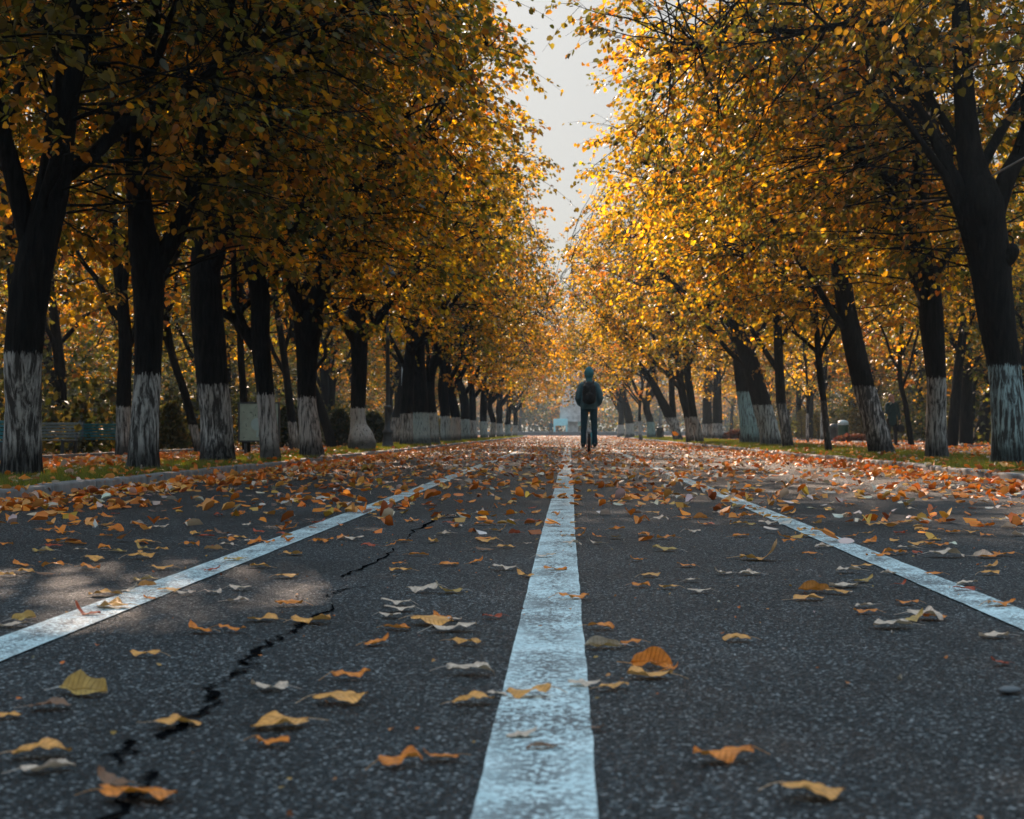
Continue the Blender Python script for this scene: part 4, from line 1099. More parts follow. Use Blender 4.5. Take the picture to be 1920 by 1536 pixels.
while n_more < 292 - len(NEAR) - len(MID):
    y = lq.uniform(948, 1040); x = lq.uniform(-10, 1930)
    if lq.uniform() > (1050 - y) / 90: continue
    c = str(lq.choice(list('TOPRBY'), p=[.24, .36, .2, .1, .04, .06])); f = str(lq.choice(FORMS, p=[.36, .14, .1, .14, .14, .05, .07]))
    put_leaf(x, y, lq.uniform(.05, .095) * FPX / G(x, y)[1], c, f, '%s %s leaf %s' % (COL[c][0], FW[f], zone(x, y)), rz=lq.uniform(0, 6.28))
    n_more += 1

def air_leaf(px, py, d, wpx, label):
    p = P(px, py, d)
    o = bpy.data.objects.new('falling_leaf', leaf_mesh('flat', 'O', 0)); C.objects.link(o)
    o.location = p; L_ = wpx * d / FPX; o.scale = (L_, L_, L_); o.rotation_euler = (RAD(75), RAD(20), RAD(15))
    tag(o, label, 'leaf', 'leaves falling through the air')
air_leaf(1265, 814, 20, 13, 'orange leaf falling through the air before the low-splitting linden')
air_leaf(902, 840, 24, 8, 'small yellow leaf tumbling just above the road by the left row')

pb = MB()
V = [(math.cos(a) * math.sin(t) * .5, math.sin(a) * math.sin(t) * .34 * (1 + .1 * math.cos(3 * a)), .17 + .17 * math.cos(t)) for t in np.linspace(.02, 3.12, 9) for a in np.linspace(0, 6.283, 14, endpoint=False)]
pb.add(V, [[i * 14 + j, i * 14 + (j + 1) % 14, (i + 1) * 14 + (j + 1) % 14, (i + 1) * 14 + j] for i in range(8) for j in range(14)])
p = G(1893, 1302)
o = pb.build('pebble', M['pebble']); o.location = (p[0], p[1], .001); s = 46 * p[1] / FPX; o.scale = (s, s, s * .95); o.rotation_euler[2] = .2
tag(o, 'smooth grey pebble on the asphalt at the right edge', 'stone')

# ------------------------------------------------------------------ park furniture
def lamp(px, D, label, h=4.2):
    root = empty('street_lamp', ((px - VX) * D / FPX, D, Z_GRASS)); tag(root, label, 'street lamp', 'old cast iron street lamps')
    MB().lathe((0, 0, 0), [(0, -.05), (.17, -.05), (.17, .06), (.135, .10), (.12, .28), (.10, .36), (.125, .40), (.125, .44), (.075, .50), (.07, .95), (.085, .98), (.085, 1.03), (.052, 1.06)], 20).build('base', M['iron'], root)
    MB().lathe((0, 0, 0), [(.052, 1.06), (.045, 2.6), (.06, 2.62), (.06, 2.67), (.036, 2.70), (.034, h - .45), (.06, h - .40), (.02, h - .34)], 14).build('pole', M['iron'], root)
    MB().lathe((0, 0, 0), [(.0, h - .36), (.09, h - .34), (.14, h - .08), (.14, h - .04), (0, h - .03)], 14).build('lamp_glass', M['glass'], root)
    MB().lathe((0, 0, 0), [(.0, h - .02), (.20, h - .03), (.19, h + .0), (.10, h + .16), (.05, h + .24), (.025, h + .36), (0, h + .40)], 16).build('lamp_cap', M['iron'], root)
lamp(727, 34.5, 'tall cast iron lamp post with a stepped base between burled linden and joined trunks')
lamp(795, 46.5, 'lamp with a dark pointed cap and white glass above the joined trunks')
lamp(1393, 50, 'lamp post whose dark base stands left of the turquoise-washed leaning tree')
lamp(1201, 112, 'distant lamp post in the right row near the turquoise-footed linden')
lp = empty('lamp_post', ((755 - VX) * 52 / FPX, 52, Z_PATH)); tag(lp, 'thin grey post with a flat pale disc head, right of the tall lamp', 'lamp post')
zt = CAM_H + (810 - 634) * 52 / FPX
MB().lathe((0, 0, 0), [(.08, -.05), (.06, .3), (.045, .4), (.04, zt - .1)], 12).build('pole', M['pale_metal'], lp)
MB().lathe((0, 0, 0), [(.03, zt - .12), (.10, zt - .06), (.10, zt + .0), (.20, zt + .04), (.20, zt + .13), (0, zt + .15)], 16).build('lamp_head', M['pale_metal'], lp)

def bench(name, loc, rz, mat, label, n_back=5):
    root = empty(name, loc, rz); tag(root, label, 'bench'); root.scale = (.74, .74, .74)
    Lh = .85
    for k in range(n_back): MB().box((0, -.26 - k * .026, .50 + k * .075), (2 * Lh, .028, .055)).build('back_slat', mat, root, False, .006)
    for k in range(4): MB().box((0, -.18 + k * .12, .42), (2 * Lh, .085, .03)).build('seat_slat', mat, root, False, .006)
    for sx in (-1, 1):
        mb = MB()
        mb.bar((sx * (Lh - .08), -.20, -.06), (sx * (Lh - .08), -.24, .42), .05, .06)
        mb.bar((sx * (Lh - .08), -.24, .42), (sx * (Lh - .08), -.40, .88), .05, .05)
        mb.bar((sx * (Lh - .08), .24, -.06), (sx * (Lh - .08), .20, .42), .05, .06)
        mb.bar((sx * (Lh - .08), -.26, .395), (sx * (Lh - .08), .24, .395), .05, .045)
        mb.build('leg', M['iron'], root, False)
p = at(80, 25, Z_PATH)
bench('park_bench', p, RAD(158), M['slat_grey'], 'park bench with pale grey slats, half behind the big nearest linden')
p = at(206, 28, Z_PATH)
bench('park_bench', p, RAD(185), M['slat_teal'], 'teal green park bench behind the straight linden with sawn-off fork')
bench('park_bench', at(-30, 20.5, Z_PATH), RAD(150), M['slat_teal'], 'dark teal bench cut off by the left edge behind the nearest linden')

# map board
D = 28.0; sc = D / FPX
root = empty('notice_board', ((486 - VX) * sc, D, Z_PATH)); tag(root, 'pale green board printed with a blue disc and leaf marks, behind the slim linden', 'sign board')
z0, z1 = CAM_H - (826 - VY) * sc - Z_PATH, CAM_H - (757 - VY) * sc - Z_PATH; hw = 36 * sc
MB().box((0, 0, (z0 + z1) / 2), (2 * hw, .05, z1 - z0)).build('board', M['board'], root, False, .004)
f = MB(); t = .03
for s in (-1, 1):
    f.box((s * (hw + t / 2), 0, (z0 + z1) / 2), (t, .08, z1 - z0 + .06)); f.box((0, 0, (z1 + t / 2 + .001) if s > 0 else (z0 - t / 2 - .001)), (2 * hw, .08, t))
f.build('frame', M['iron'], root, False)
for s in (-1, 1): MB().box((s * hw * .72, .01, z0 / 2 - .04), (.05, .05, z0 - .04)).build('leg', M['iron'], root, False)
a = np.linspace(0, 2 * math.pi, 28, endpoint=False)
zc = z0 + (z1 - z0) * .44
dk = MB(); dk.add(np.c_[np.cos(a) * .125 - .03, np.full(28, -.030), np.sin(a) * .125 + zc], [list(range(28))]); dk.add([[-.05, -.030, z0 + .06], [-.01, -.030, z0 + .06], [-.01, -.030, zc - .14], [-.05, -.030, zc - .14]], [[0, 1, 2, 3]])
dk.build('printed_disc', M['board_disc'], root, False)
bl = MB(); rb = np.random.default_rng(9)
for k in range(46):
    x = rb.uniform(-hw + .03, hw - .03); z = rb.uniform(z0 + .05, z1 - .04)
    if math.hypot(x + .03, z - zc) < .16: continue
    an = rb.uniform(0, 3.14); l, w = rb.uniform(.018, .035), rb.uniform(.004, .010)
    d, n_ = np.array([math.cos(an), 0, math.sin(an)]), np.array([-math.sin(an), 0, math.cos(an)])
    c_ = np.array([x, -.029, z]); bl.add([c_ - d * l, c_ - n_ * w, c_ + d * l, c_ + n_ * w], [[0, 1, 2, 3]])
bl.build('printed_marks', M['board_dark'], root, False)

def bin_(px, D, h, r_, label, domed=True):
    root = empty('litter_bin', at(px, D, Z_GRASS)); tag(root, label, 'bin')
    MB().lathe((0, 0, 0), [(0, .0), (r_ * .86, .0), (r_ * .9, .05), (r_, h * .25), (r_, h * .72), (r_ * 1.06, h * .73), (r_ * 1.06, h * .77)], 18).build('body', M['green_paint'] if domed else M['iron'], root)
    MB().lathe((0, 0, 0), [(r_ * 1.02, h * .78), (r_ * 1.05, h * .86), (r_ * .85, h * .96), (r_ * .4, h), (0, h * 1.01)], 18).build('lid', M['pale_metal'] if domed else M['iron'], root)
    for s in (-1, 1): MB().bar((s * r_ * 1.12, 0, -.05), (s * r_ * 1.12, 0, h * .7), .035, .035).build('post', M['iron'], root, False)
bin_(1581, 62, .92, .23, 'domed green litter bin with a pale lid, behind the young thin linden')
bin_(1564, 66, .80, .20, 'dark litter bin without pale lid, just left of the domed green bin', False)
bin_(1237, 84, .72, .20, 'small dark bin on the verge near the turquoise-footed linden', False)

# stump
st = MB(); rough_tube(st, np.array([[0, 0, -.05, .075], [0, 0, 0, .07], [.01, 0, .04, .062], [.012, 0, .075, .058], [.012, 0, .078, .002]]), 14, np.random.default_rng(3), .08)
o = st.build('tree_stump', M['wood']); p = at(642, 31, Z_GRASS); o.location = p; tag(o, 'small dark tree stump in the grass left of the burled linden', 'stump')

# pale cables strung through the right-hand trees
def cable(pts, label, r_=.012):
    q = smooth_line(np.array([P(*t) for t in pts]), 8)
    base = q[0].copy(); mb = MB(); mb.tubes(q - base, np.full((1, len(q)), r_), 6)
    o = mb.build('cable', M['cable']); o.location = base; tag(o, label, 'cable', 'cables hanging in the right row')
cable([(1660, 362, 21.5), (1690, 374, 21.2), (1730, 377, 20.5), (1790, 368, 19.5), (1835, 352, 18.3)], 'pale slack cable between the upright linden and the massive forked one')
cable([(1815, 346, 18.2), (1850, 335, 17.8), (1890, 313, 17.3), (1960, 275, 16.5)], 'pale cable running up across the right fork of the massive linden')

# clipped shrubs
def topiary(px, D, h, w, label, shape, seed, pal='topiary', mat='shrub', zb=Z_GRASS - .03, name='clipped_shrub', n=1500):
    r = np.random.default_rng(seed + 500)
    root = empty(name, at(px, D, zb)); tag(root, label, 'shrub', 'clipped shrubs beside the paths')
    t = r.uniform(.02, 1, n); a = r.uniform(0, 6.28, n)
    prof = {'column': np.minimum(1, np.sqrt(np.maximum(0, 1 - np.maximum(0, (t - .78) / .22) ** 2))) * (.86 + .14 * t), 'cone': (1 - t) ** .75 + .04, 'dome': np.sqrt(np.maximum(0, 1 - t ** 2))}[shape]
    rr = w / 2 * prof * r.uniform(.72, 1.06, n)
    pos = np.c_[rr * np.cos(a), rr * np.sin(a), t * h * r.uniform(.94, 1.04, n)]
    ax = np.c_[np.cos(a), np.sin(a), r.normal(.5, .6, n)] + r.normal(0, .4, (n, 3))
    cb = MB(); leaf_cloud(cb, pos, ax, r.normal(0, 1, (n, 3)), w * .16 * r.uniform(.6, 1.2, n), palette(pal, n, r), False)
    cb.build('foliage', M[mat], root)
    tb = MB(); tb.tubes(np.array([[0, 0, -.1], [0, 0, h * .8]]), np.array([[.04, .02]]), 8)
    for k in range(14):
        z = h * r.uniform(.1, .75); b = r.uniform(0, 6.28)
        tb.tubes(np.array([[0, 0, z], [math.cos(b) * w * .3, math.sin(b) * w * .3, z + .1 * h]]), np.array([[.012, .006]]), 5)
    tb.build('stem', M['wood'], root)
topiary(152, 30, 1.05, .62, 'dark cone-shaped shrub between the grey and the teal bench', 'cone', 1)
topiary(322, 33, 1.1, .75, 'dark conical shrub between the straight and the thick whitewashed lindens', 'cone', 2)
topiary(545, 38, 1.1, .8, 'dark rounded shrub right of the map board', 'dome', 3, 'dark')
topiary(635, 42, 1.05, .75, 'dark dome-shaped shrub right of the swollen-forked linden', 'dome', 4, 'dark')
topiary(700, 46, 1.0, .8, 'dark dome-shaped shrub left of the tall lamp base', 'dome', 5, 'dark')
topiary(1503, 74, 1.55, .45, 'narrow round-topped shrub right of the slim dull-footed linden', 'column', 6)
topiary(1534, 74, 1.5, .42, 'narrow round-topped shrub behind the young thin linden', 'column', 7)
topiary(1586, 78, 1.5, .5, 'round-topped shrub behind the domed green bin', 'column', 8)
topiary(1606, 70, 1.6, .62, 'stout round-topped shrub touching the leaning linden by the green bin', 'column', 9)
topiary(1385, 84, .38, 1.7, 'low red-leaved shrub bed behind the turquoise-washed linden', 'dome', 10, 'red', 'red_shrub', name='red_shrub')
topiary(1600, 60, .22, 1.3, 'low reddish shrub bed in front of the domed green bin', 'dome', 11, 'red', 'red_shrub', name='red_shrub')

# ------------------------------------------------------------------ plaza: step and monument
tag(MB().box((0, 177.0, .11), (70, 2, .26)).box((0, 178.2, .30), (70, 1.6, .30)).build('plaza_steps', M['stone_dark'], smooth=False), kind='structure')
tag(MB().box((0, 178.2, .475), (70.1, 1.7, .05)).build('plaza_ledge', M['stone'], smooth=False), kind='structure')
tag(MB().box((0, 240, .25), (160, 122, .4)).build('plaza_terrace', M['path'], smooth=False), kind='structure')
D = 190.0; sc = D / FPX
mo = empty('stone_monument', ((1073 - VX) * sc, D, .45)); tag(mo, 'tall stacked stone monument with a wide block on a stem, across the plaza', 'monument')
zz = lambda y: CAM_H - (y - VY) * sc - .45
def hw(px): return px * sc
s = MB(); s.box((0, 0, zz(791) / 2), (hw(21), hw(21), zz(791))).build('stem', M['stone'], mo, False, .05)
b = MB(); zb0, zb1 = zz(791), zz(761)
b.box((0, 0, (zb0 + zb1) / 2), (hw(46), hw(46), zb1 - zb0 - .004))
for k in range(15):
    x = hw(46) * ((k + .5) / 15 - .5)
    b.box((x, -hw(23) - .03, zb1 - .22), (.10, .08, .42))
b.build('block', M['stone'], mo, False, .04)
s = MB(); s.box((-hw(9.8), 0, (zz(761) + zz(744)) / 2), (hw(18.6), hw(38), zz(744) - zz(761))); s.box((hw(9.8), 0, (zz(761) + zz(744)) / 2), (hw(18.6), hw(38), zz(744) - zz(761))); s.build('upper_block', M['stone'], mo, False, .04)
s = MB(); s.lathe((0, 0, 0), [(hw(14), zz(744)), (hw(13), zz(720)), (hw(8), zz(640)), (hw(6.5), zz(520)), (hw(4), zz(512)), (0, zz(510))], 4); s.build('shaft', M['stone'], mo, False)
def stall(px, D, w, label):
    root = empty('kiosk', ((px - VX) * D / FPX, D, .45)); tag(root, label, 'stall', 'pale blue stalls beside the monument')
    MB().box((0, 0, 1.28), (w, 1.4, .9)).build('counter', M['kiosk'], root, False, .03)
    for s_ in (-1, 1):
        MB().box((s_ * (w / 2 - .14), 0, .42), (.24, 1.2, .82)).build('leg', M['kiosk'], root, False, .02)
stall(1051, 188, 1.85, 'pale blue stall on two legs left of the monument stem')
stall(1090, 192, 1.5, 'pale blue stall half hidden between monument stem and rider')

# ------------------------------------------------------------------ people
def organic(name, mat, parent, shapes, voxel, smooth_it=4, hem=None):
    bm = bmesh.new()
    def ball(c, r, n=10):
        r = (r, r, r) if not hasattr(r, '__len__') else r
        res = bmesh.ops.create_uvsphere(bm, u_segments=14, v_segments=9, radius=1)
        for v in res['verts']: v.co = Vector((v.co.x * r[0] + c[0], v.co.y * r[1] + c[1], v.co.z * r[2] + c[2]))
    def cone(a, b, ra, rb):
        n = 12; a = np.asarray(a, float); b = np.asarray(b, float); t = nrm(b - a)
        ref = np.array([0, 0, 1.0]) if abs(t[2]) < .9 else np.array([0, 1.0, 0]); u = nrm(np.cross(t, ref)); v = np.cross(t, u)
        rings = []
        for c, r in ((a, ra), (b, rb)): rings.append([bm.verts.new(c + r * (math.cos(q) * u + math.sin(q) * v)) for q in np.linspace(0, 6.2832, n, endpoint=False)])
        for j in range(n): bm.faces.new((rings[0][j], rings[0][(j + 1) % n], rings[1][(j + 1) % n], rings[1][j]))
        bm.faces.new(rings[0][::-1]); bm.faces.new(rings[1])
    for s in shapes:
        if s[0] == 'b': ball(s[1], s[2])
        else:
            pts, rad = s[1], s[2]
            for i in range(len(pts)):
                ball(pts[i], rad[i])
                if i: cone(pts[i - 1], pts[i], rad[i - 1], rad[i])
    bmesh.ops.recalc_face_normals(bm, faces=bm.faces)
    me = bpy.data.meshes.new(name); bm.to_mesh(me); bm.free()
    o = bpy.data.objects.new(name, me); C.objects.link(o)
    rm = o.modifiers.new('r', 'REMESH'); rm.mode = 'VOXEL'; rm.voxel_size = voxel
    sm = o.modifiers.new('s', 'SMOOTH'); sm.iterations = smooth_it; sm.factor = .5
    dg = bpy.context.evaluated_depsgraph_get()
    m2 = bpy.data.meshes.new_from_object(o.evaluated_get(dg)); m2.name = name
    o.modifiers.clear(); o.data = m2; bpy.data.meshes.remove(me)
    if hem is not None:                                    # cut the garment off straight
        bm = bmesh.new(); bm.from_mesh(m2)
        cut = bmesh.ops.bisect_plane(bm, geom=bm.verts[:] + bm.edges[:] + bm.faces[:], plane_co=(0, 0, hem), plane_no=(0, 0, 1), clear_inner=True)
        ed = [e for e in cut['geom_cut'] if isinstance(e, bmesh.types.BMEdge)]
        bmesh.ops.holes_fill(bm, edges=ed)
        bm.to_mesh(m2); bm.free()
    m2.polygons.foreach_set('use_smooth', [True] * len(m2.polygons))
    m2.materials.clear(); m2.materials.append(mat)
    if parent: o.parent = parent
    return o

def hand(w, e, fwd, s=1.0, spread=None):
    """palm, four bent fingers and a thumb, as tubes; w wrist, e direction of the fingers, fwd direction the palm faces"""
    w = np.asarray(w, float); e = nrm(np.asarray(e, float)); fwd = nrm(np.asarray(fwd, float)); side = nrm(np.cross(e, fwd))
    out = [('t', [w, w + e * .05 * s, w + e * .085 * s], [.024 * s, .030 * s, .028 * s])]
    for k, (o_, l) in enumerate(((-.030, .062), (-.010, .074), (.010, .070), (.029, .055))):
        b = w + e * .085 * s + side * o_ * s
        m = b + e * l * .5 * s + fwd * .012 * s; t = b + e * l * .85 * s + fwd * .038 * s
        out.append(('t', [b, m, t], [.0095 * s, .0088 * s, .0075 * s]))
    b = w + e * .03 * s - side * .026 * s
    out.append(('t', [b, b - side * .028 * s + e * .028 * s + fwd * .012 * s, b - side * .034 * s + e * .058 * s + fwd * .026 * s], [.0115 * s, .010 * s, .0085 * s]))
    return out

def head_shapes(c, s=1.0, fy=1):
    c = np.asarray(c, float)
    q = lambda x, y, z: c + np.array([x, fy * y, z]) * s
    return [('b', q(0, -.012, .025), (.076 * s, .094 * s, .095 * s)), ('b', q(0, .025, -.045), (.058 * s, .062 * s, .065 * s)), ('b', q(0, .062, -.088), (.028 * s, .022 * s, .02 * s)),
            ('t', [q(0, .082, .02), q(0, .104, -.022)], [.010 * s, .015 * s]), ('b', q(0, .083, -.058), (.026 * s, .010 * s, .009 * s)),
            ('b', q(-.078, -.005, -.005), (.010 * s, .022 * s, .032 * s)), ('b', q(.078, -.005, -.005), (.010 * s, .022 * s, .032 * s)),
            ('b', q(-.032, .078, .035), (.022 * s, .014 * s, .008 * s)), ('b', q(.032, .078, .035), (.022 * s, .014 * s, .008 * s))]
def eyes(c, parent, s=1.0, fy=1):
    for sx in (-1, 1):
        mb = MB(); mb.lathe((c[0] + sx * .031 * s, c[1] + fy * .083 * s, c[2] + .008 * s), [(0, -.009 * s), (.011 * s, 0), (0, .009 * s)], 10)
        mb.build('eye', M['black_cloth'], parent)

# --- the rider, seen from behind
D = 32.5; rx = (1104.5 - VX) * D / FPX
S0 = .13                                          # pedal height
def rider():
    z = lambda v: v + S0
    sh = head_shapes((0, .03, z(1.645)))
    sh += [('t', [(0, 0, z(1.42)), (0, .015, z(1.60))], [.058, .052]), ('t', [(0, 0, z(.95)), (0, -.005, z(1.15)), (0, 0, z(1.38))], [.125, .12, .13]), ('t', [(-.15, 0, z(1.40)), (.15, 0, z(1.40))], [.06, .06])]
    for s in (-1, 1):
        sh += [('t', [(s * .095, 0, z(.92)), (s * .115, .012, z(.50)), (s * .123, -.01, z(.09))], [.075, .052, .040]), ('t', [(s * .12, -.05, z(.045)), (s * .13, .13, z(.035))], [.036, .03])]
        sh += [('t', [(s * .185, 0, z(1.40)), (s * .25, -.05, z(1.12)), (s * .185, .13, z(.955))], [.05, .042, .030])]
        sh += hand((s * .18, .135, z(.945)), (-s * .75, .15, -.5), (0, -1, 0))
    body = organic('person', M['skin'], None, sh, .0095, 2)
    tag(body, 'person riding away on the unicycle in a grey-teal hooded jacket and dark jeans', 'person')
    body.location = (rx, D, 0)
    eyes((0, .03, z(1.645)), body)
    jk = [('t', [(-.055, 0, z(.80)), (-.055, 0, z(1.1))], [.138, .138]), ('t', [(.055, 0, z(.80)), (.055, 0, z(1.1))], [.138, .138]), ('t', [(0, .005, z(.93)), (0, 0, z(1.05)), (0, -.01, z(1.22)), (0, 0, z(1.36))], [.155, .155, .158, .150]), ('b', (0, .0, z(.97)), (.185, .15, .10)), ('b', (0, 0, z(1.2)), (.195, .15, .20)),
          ('t', [(-.15, -.005, z(1.385)), (0, -.015, z(1.43)), (.15, -.005, z(1.385))], [.080, .095, .080])]
    for s in (-1, 1): jk += [('t', [(s * .168, -.005, z(1.385)), (s * .235, -.045, z(1.22)), (s * .258, -.06, z(1.10)), (s * .220, .05, z(.985)), (s * .190, .115, z(.955))], [.070, .070, .066, .058, .05])]
    organic('jacket', M['hoodie'], body, jk, .011, 4, z(.855))
    organic('hood', M['hood'], body, [('b', (0, .0, z(1.665)), (.116, .125, .142)), ('b', (0, -.015, z(1.735)), (.080, .090, .085)), ('t', [(0, -.02, z(1.47)), (0, -.012, z(1.54))], [.078, .080]), ('b', (0, .05, z(1.62)), (.10, .09, .12))], .011, 4)
    tr = [('b', (0, 0, z(.90)), (.178, .135, .11))]
    for s in (-1, 1): tr += [('t', [(s * .096, 0, z(.88)), (s * .106, .0, z(.70)), (s * .117, .015, z(.50)), (s * .120, -.005, z(.28)), (s * .124, -.01, z(.10))], [.098, .086, .074, .070, .070])]
    organic('jeans', M['jeans'], body, tr, .010, 4)
    for s in (-1, 1): organic('shoe', M['shoe'], body, [('t', [(s * .128, -.07, z(.045)), (s * .132, .06, z(.042)), (s * .142, .17, z(.03))], [.046, .047, .036]), ('b', (s * .126, -.03, z(.08)), (.046, .055, .04))], .008, 3)
    # backpack, worn but a thing of its own
    bp = empty('backpack', (rx, D, z(.98))); tag(bp, 'black backpack on the back of the unicycle rider', 'backpack')
    organic('bag', M['black_cloth'], bp, [('b', (0, -.215, .22), (.160, .085, .25)), ('t', [(-.065, -.215, .08), (-.065, -.215, .36)], [.088, .078]), ('t', [(.065, -.215, .08), (.065, -.215, .36)], [.088, .078]), ('b', (0, -.20, .40), (.118, .075, .10))], .010, 3)
    organic('pocket', M['black_cloth'], bp, [('b', (0, -.295, .14), (.105, .034, .12))], .009, 2)
    for s in (-1, 1):
        organic('strap', M['black_cloth'], bp, [('t', [(s * .075, -.16, .40), (s * .095, -.10, .478), (s * .105, -.02, .510), (s * .118, .085, .455), (s * .135, .13, .33), (s * .150, .12, .20)], [.024] * 6)], .009, 2)
    organic('handle_loop', M['black_cloth'], bp, [('t', [(-.03, -.19, .44), (-.02, -.20, .475), (.02, -.20, .475), (.03, -.19, .44)], [.008] * 4)], .005, 1)
    # electric unicycle
    uc = empty('electric_unicycle', (rx, D, 0)); tag(uc, 'electric unicycle with a black tyre between pale blue side shells under the rider', 'unicycle')
    a = np.linspace(0, 2 * math.pi, 36, endpoint=False); R_, ax_ = .205, .222
    prof = [(-.027, -.05), (-.031, -.02), (-.026, .004), (-.012, .017), (0, .019), (.012, .017), (.026, .004), (.031, -.02), (.027, -.05)]
    V = [[x, math.cos(t) * (R_ + dr), ax_ + math.sin(t) * (R_ + dr)] for t in a for x, dr in prof]; m_ = len(prof)
    mb = MB(); mb.add(V, [[i * m_ + j, i * m_ + j + 1, ((i + 1) % 36) * m_ + j + 1, ((i + 1) % 36) * m_ + j] for i in range(36) for j in range(m_ - 1)]); mb.build('tyre', M['rubber'], uc)
    mb = MB(); mb.tubes(np.array([[-.026, 0, ax_], [.026, 0, ax_]]), np.array([[.165, .165]]), 32); mb.add([[x, math.cos(t) * .165, ax_ + math.sin(t) * .165] for x in (-.0255, .0255) for t in a], [list(range(36)), list(range(71, 35, -1))]); mb.build('hub', M['iron'], uc)
    for s, mt in ((-1, 'shell_grey'), (1, 'shell_blue')):
        organic('side_shell', M[mt], uc, [('b', (s * .052, 0, .27), (.017, .185, .185)), ('t', [(s * .050, -.10, .36), (s * .048, -.06, .44)], [.020, .019]), ('t', [(s * .050, .10, .36), (s * .048, .06, .44)], [.020, .019])], .007, 2)
        organic('pedal', M['iron'], uc, [('t', [(s * .085, -.09, S0 - .018), (s * .175, -.085, S0 - .018)], [.012, .012]), ('t', [(s * .085, .10, S0 - .018), (s * .175, .095, S0 - .018)], [.012, .012]), ('b', (s * .13, 0, S0 - .018), (.055, .11, .012)), ('t', [(s * .062, 0, S0 - .01), (s * .09, 0, S0 - .018)], [.016, .014])], .007, 1)
    organic('top_housing', M['shell_grey'], uc, [('b', (0, 0, .475), (.062, .12, .055)), ('t', [(-.035, -.03, .50), (-.022, -.02, .575)], [.022, .016]), ('t', [(.035, -.02, .50), (.03, -.02, .595)], [.018, .013]), ('t', [(-.02, -.02, .56), (.02, -.02, .55)], [.012, .012])], .007, 2)
    organic('tail_light', M['glass'], uc, [('b', (-.052, -.155, .20), (.012, .018, .018))], .005, 1)
rider()

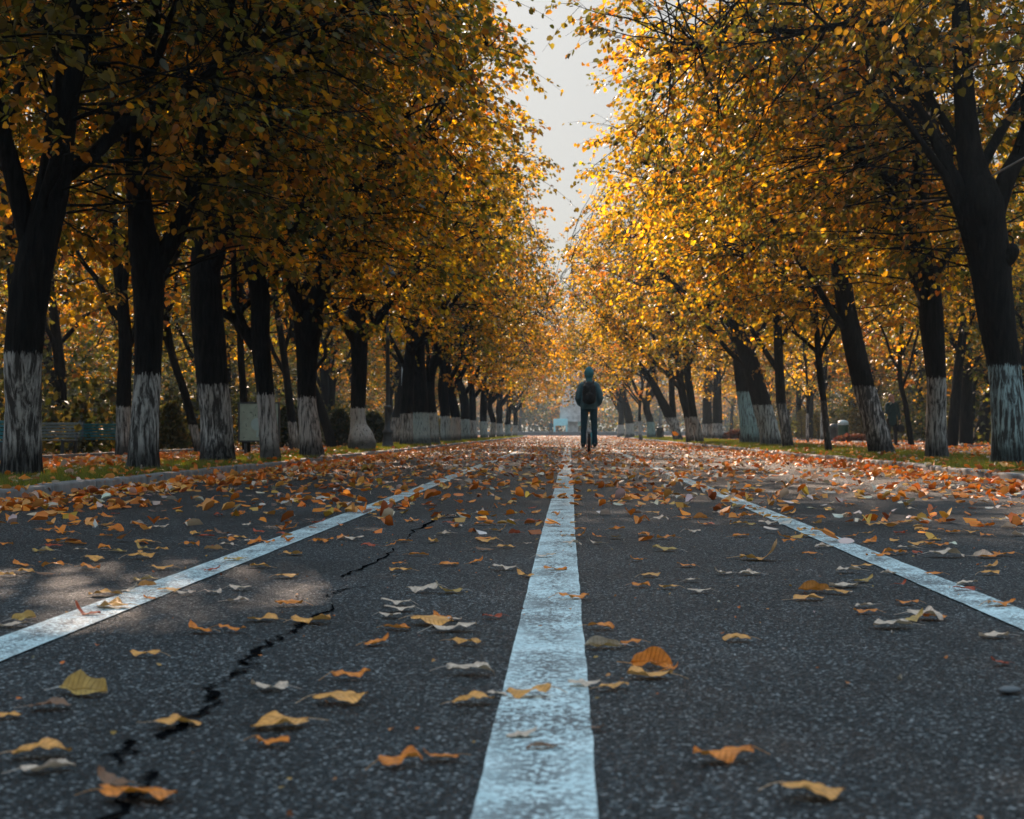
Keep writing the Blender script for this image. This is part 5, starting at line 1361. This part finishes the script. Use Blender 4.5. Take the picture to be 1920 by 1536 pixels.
def walker(loc, rz, s, label, arms, hat=None, mats=('coat', 'black_cloth'), hair='black_cloth', bag=False):
    z = lambda v: v
    sh = head_shapes((0, .01, 1.60)) + [('t', [(0, 0, 1.38), (0, .01, 1.54)], [.056, .05]), ('t', [(0, 0, .92), (0, 0, 1.32)], [.115, .12])]
    jk = [('t', [(0, 0, .80), (0, 0, 1.05), (0, 0, 1.33)], [.165, .150, .145]), ('b', (0, 0, 1.15), (.195, .15, .24)), ('t', [(-.15, 0, 1.36), (0, 0, 1.40), (.15, 0, 1.36)], [.08, .085, .08])]
    tr = [('b', (0, 0, .86), (.165, .13, .11))]
    for q, (el, wr, hd, pf) in zip((-1, 1), arms):
        sh += [('t', [(q * .17, 0, 1.36), el, wr], [.045, .038, .028])] + hand(wr, hd, pf)
        e = np.asarray(el, float); w = np.asarray(wr, float)
        jk += [('t', [(q * .18, 0, 1.35), el, e + (w - e) * .9], [.072, .062, .048])]
    for q, st in ((-1, .10), (1, -.10)):
        sh += [('t', [(q * .085, 0, .88), (q * .095, st * .5 + .02, .48), (q * .10, st, .09)], [.08, .055, .04]), ('t', [(q * .10, st - .04, .04), (q * .115, st + .13, .032)], [.035, .028])]
        tr += [('t', [(q * .088, 0, .86), (q * .097, st * .5 + .02, .48), (q * .10, st, .10)], [.098, .075, .062])]
    body = organic('person', M['skin'], None, sh, .011, 2); body.location = loc; body.rotation_euler[2] = rz; body.scale = (s, s, s)
    tag(body, label, 'person')
    eyes((0, .01, 1.60), body)
    organic('jacket', M[mats[0]], body, jk, .014, 4)
    organic('trousers', M[mats[1]], body, tr, .013, 4)
    for q, st in ((-1, .10), (1, -.10)): organic('shoe', M['shoe'], body, [('t', [(q * .10, st - .05, .045), (q * .118, st + .15, .035)], [.045, .036]), ('b', (q * .10, st - .02, .08), (.044, .05, .04))], .011, 2)
    if hat: organic('knitted_cap', M[hat], body, [('b', (0, -.01, 1.665), (.092, .108, .075)), ('b', (0, -.03, 1.63), (.09, .09, .06))], .010, 3)
    else: organic('hair', M[hair], body, [('b', (0, -.03, 1.655), (.088, .098, .082)), ('b', (0, -.07, 1.58), (.080, .05, .10)), ('b', (-.075, -.03, 1.58), (.022, .05, .08)), ('b', (.075, -.03, 1.58), (.022, .05, .08))], .010, 3)
    return body
# woman on the right-hand path, facing the camera with one hand raised to her face
wloc = ((1672 - VX) * 47 / FPX, 47, Z_PATH)
walker(wloc, RAD(195), .98, 'person in a dark teal jacket with russet hair and a hand raised to the face', [((-.24, .02, 1.10), (-.24, .10, .86), (0, .1, -1), (1, 0, 0)), ((.25, .12, 1.12), (.06, .20, 1.42), (-.3, -.1, .9), (0, -1, 0))], hair='hair')
bg_ = empty('handbag', (wloc[0] + .26, 46.86, Z_PATH + .44)); tag(bg_, 'black bag hanging from the hand of the person in dark teal', 'bag')
organic('bag', M['black_cloth'], bg_, [('b', (0, 0, .12), (.13, .06, .14)), ('b', (0, 0, .06), (.14, .07, .07))], .012, 2)
organic('strap', M['black_cloth'], bg_, [('t', [(-.09, 0, .20), (-.03, 0, .34), (.03, 0, .34), (.09, 0, .20)], [.012] * 4)], .008, 1)
walker(((1033 - VX) * 168 / FPX, 168, 0), RAD(8), 1.02, 'distant person in a dark coat walking away across the plaza', [((-.23, -.08, 1.08), (-.17, .10, .96), (.3, .4, -.5), (0, -1, 0)), ((.24, -.08, 1.08), (.16, .10, .98), (-.3, .4, -.5), (0, -1, 0))])
walker(((597 - VX) * 70 / FPX, 70, Z_GRASS), RAD(200), .98, 'person in a turquoise knitted cap, mostly hidden behind the swollen-forked linden', [((-.24, .02, 1.10), (-.2, .12, .90), (0, .2, -1), (1, 0, 0)), ((.24, .02, 1.10), (.2, .12, .90), (0, .2, -1), (-1, 0, 0))], hat='cap')

# ------------------------------------------------------------------ autumn haze down the alley
hz, nt, N, L, out = new_mat('haze_air')
pv = N('ShaderNodeVolumePrincipled'); pv.inputs['Color'].default_value = (.72, .88, 1.0, 1); pv.inputs['Density'].default_value = .0005; pv.inputs['Anisotropy'].default_value = .25
L(pv.outputs[0], out.inputs['Volume'])
hb = MB().box((0, 220, 13), (420, 520, 28.2)).build('haze', hz, smooth=False); tag(hb, kind='stuff')
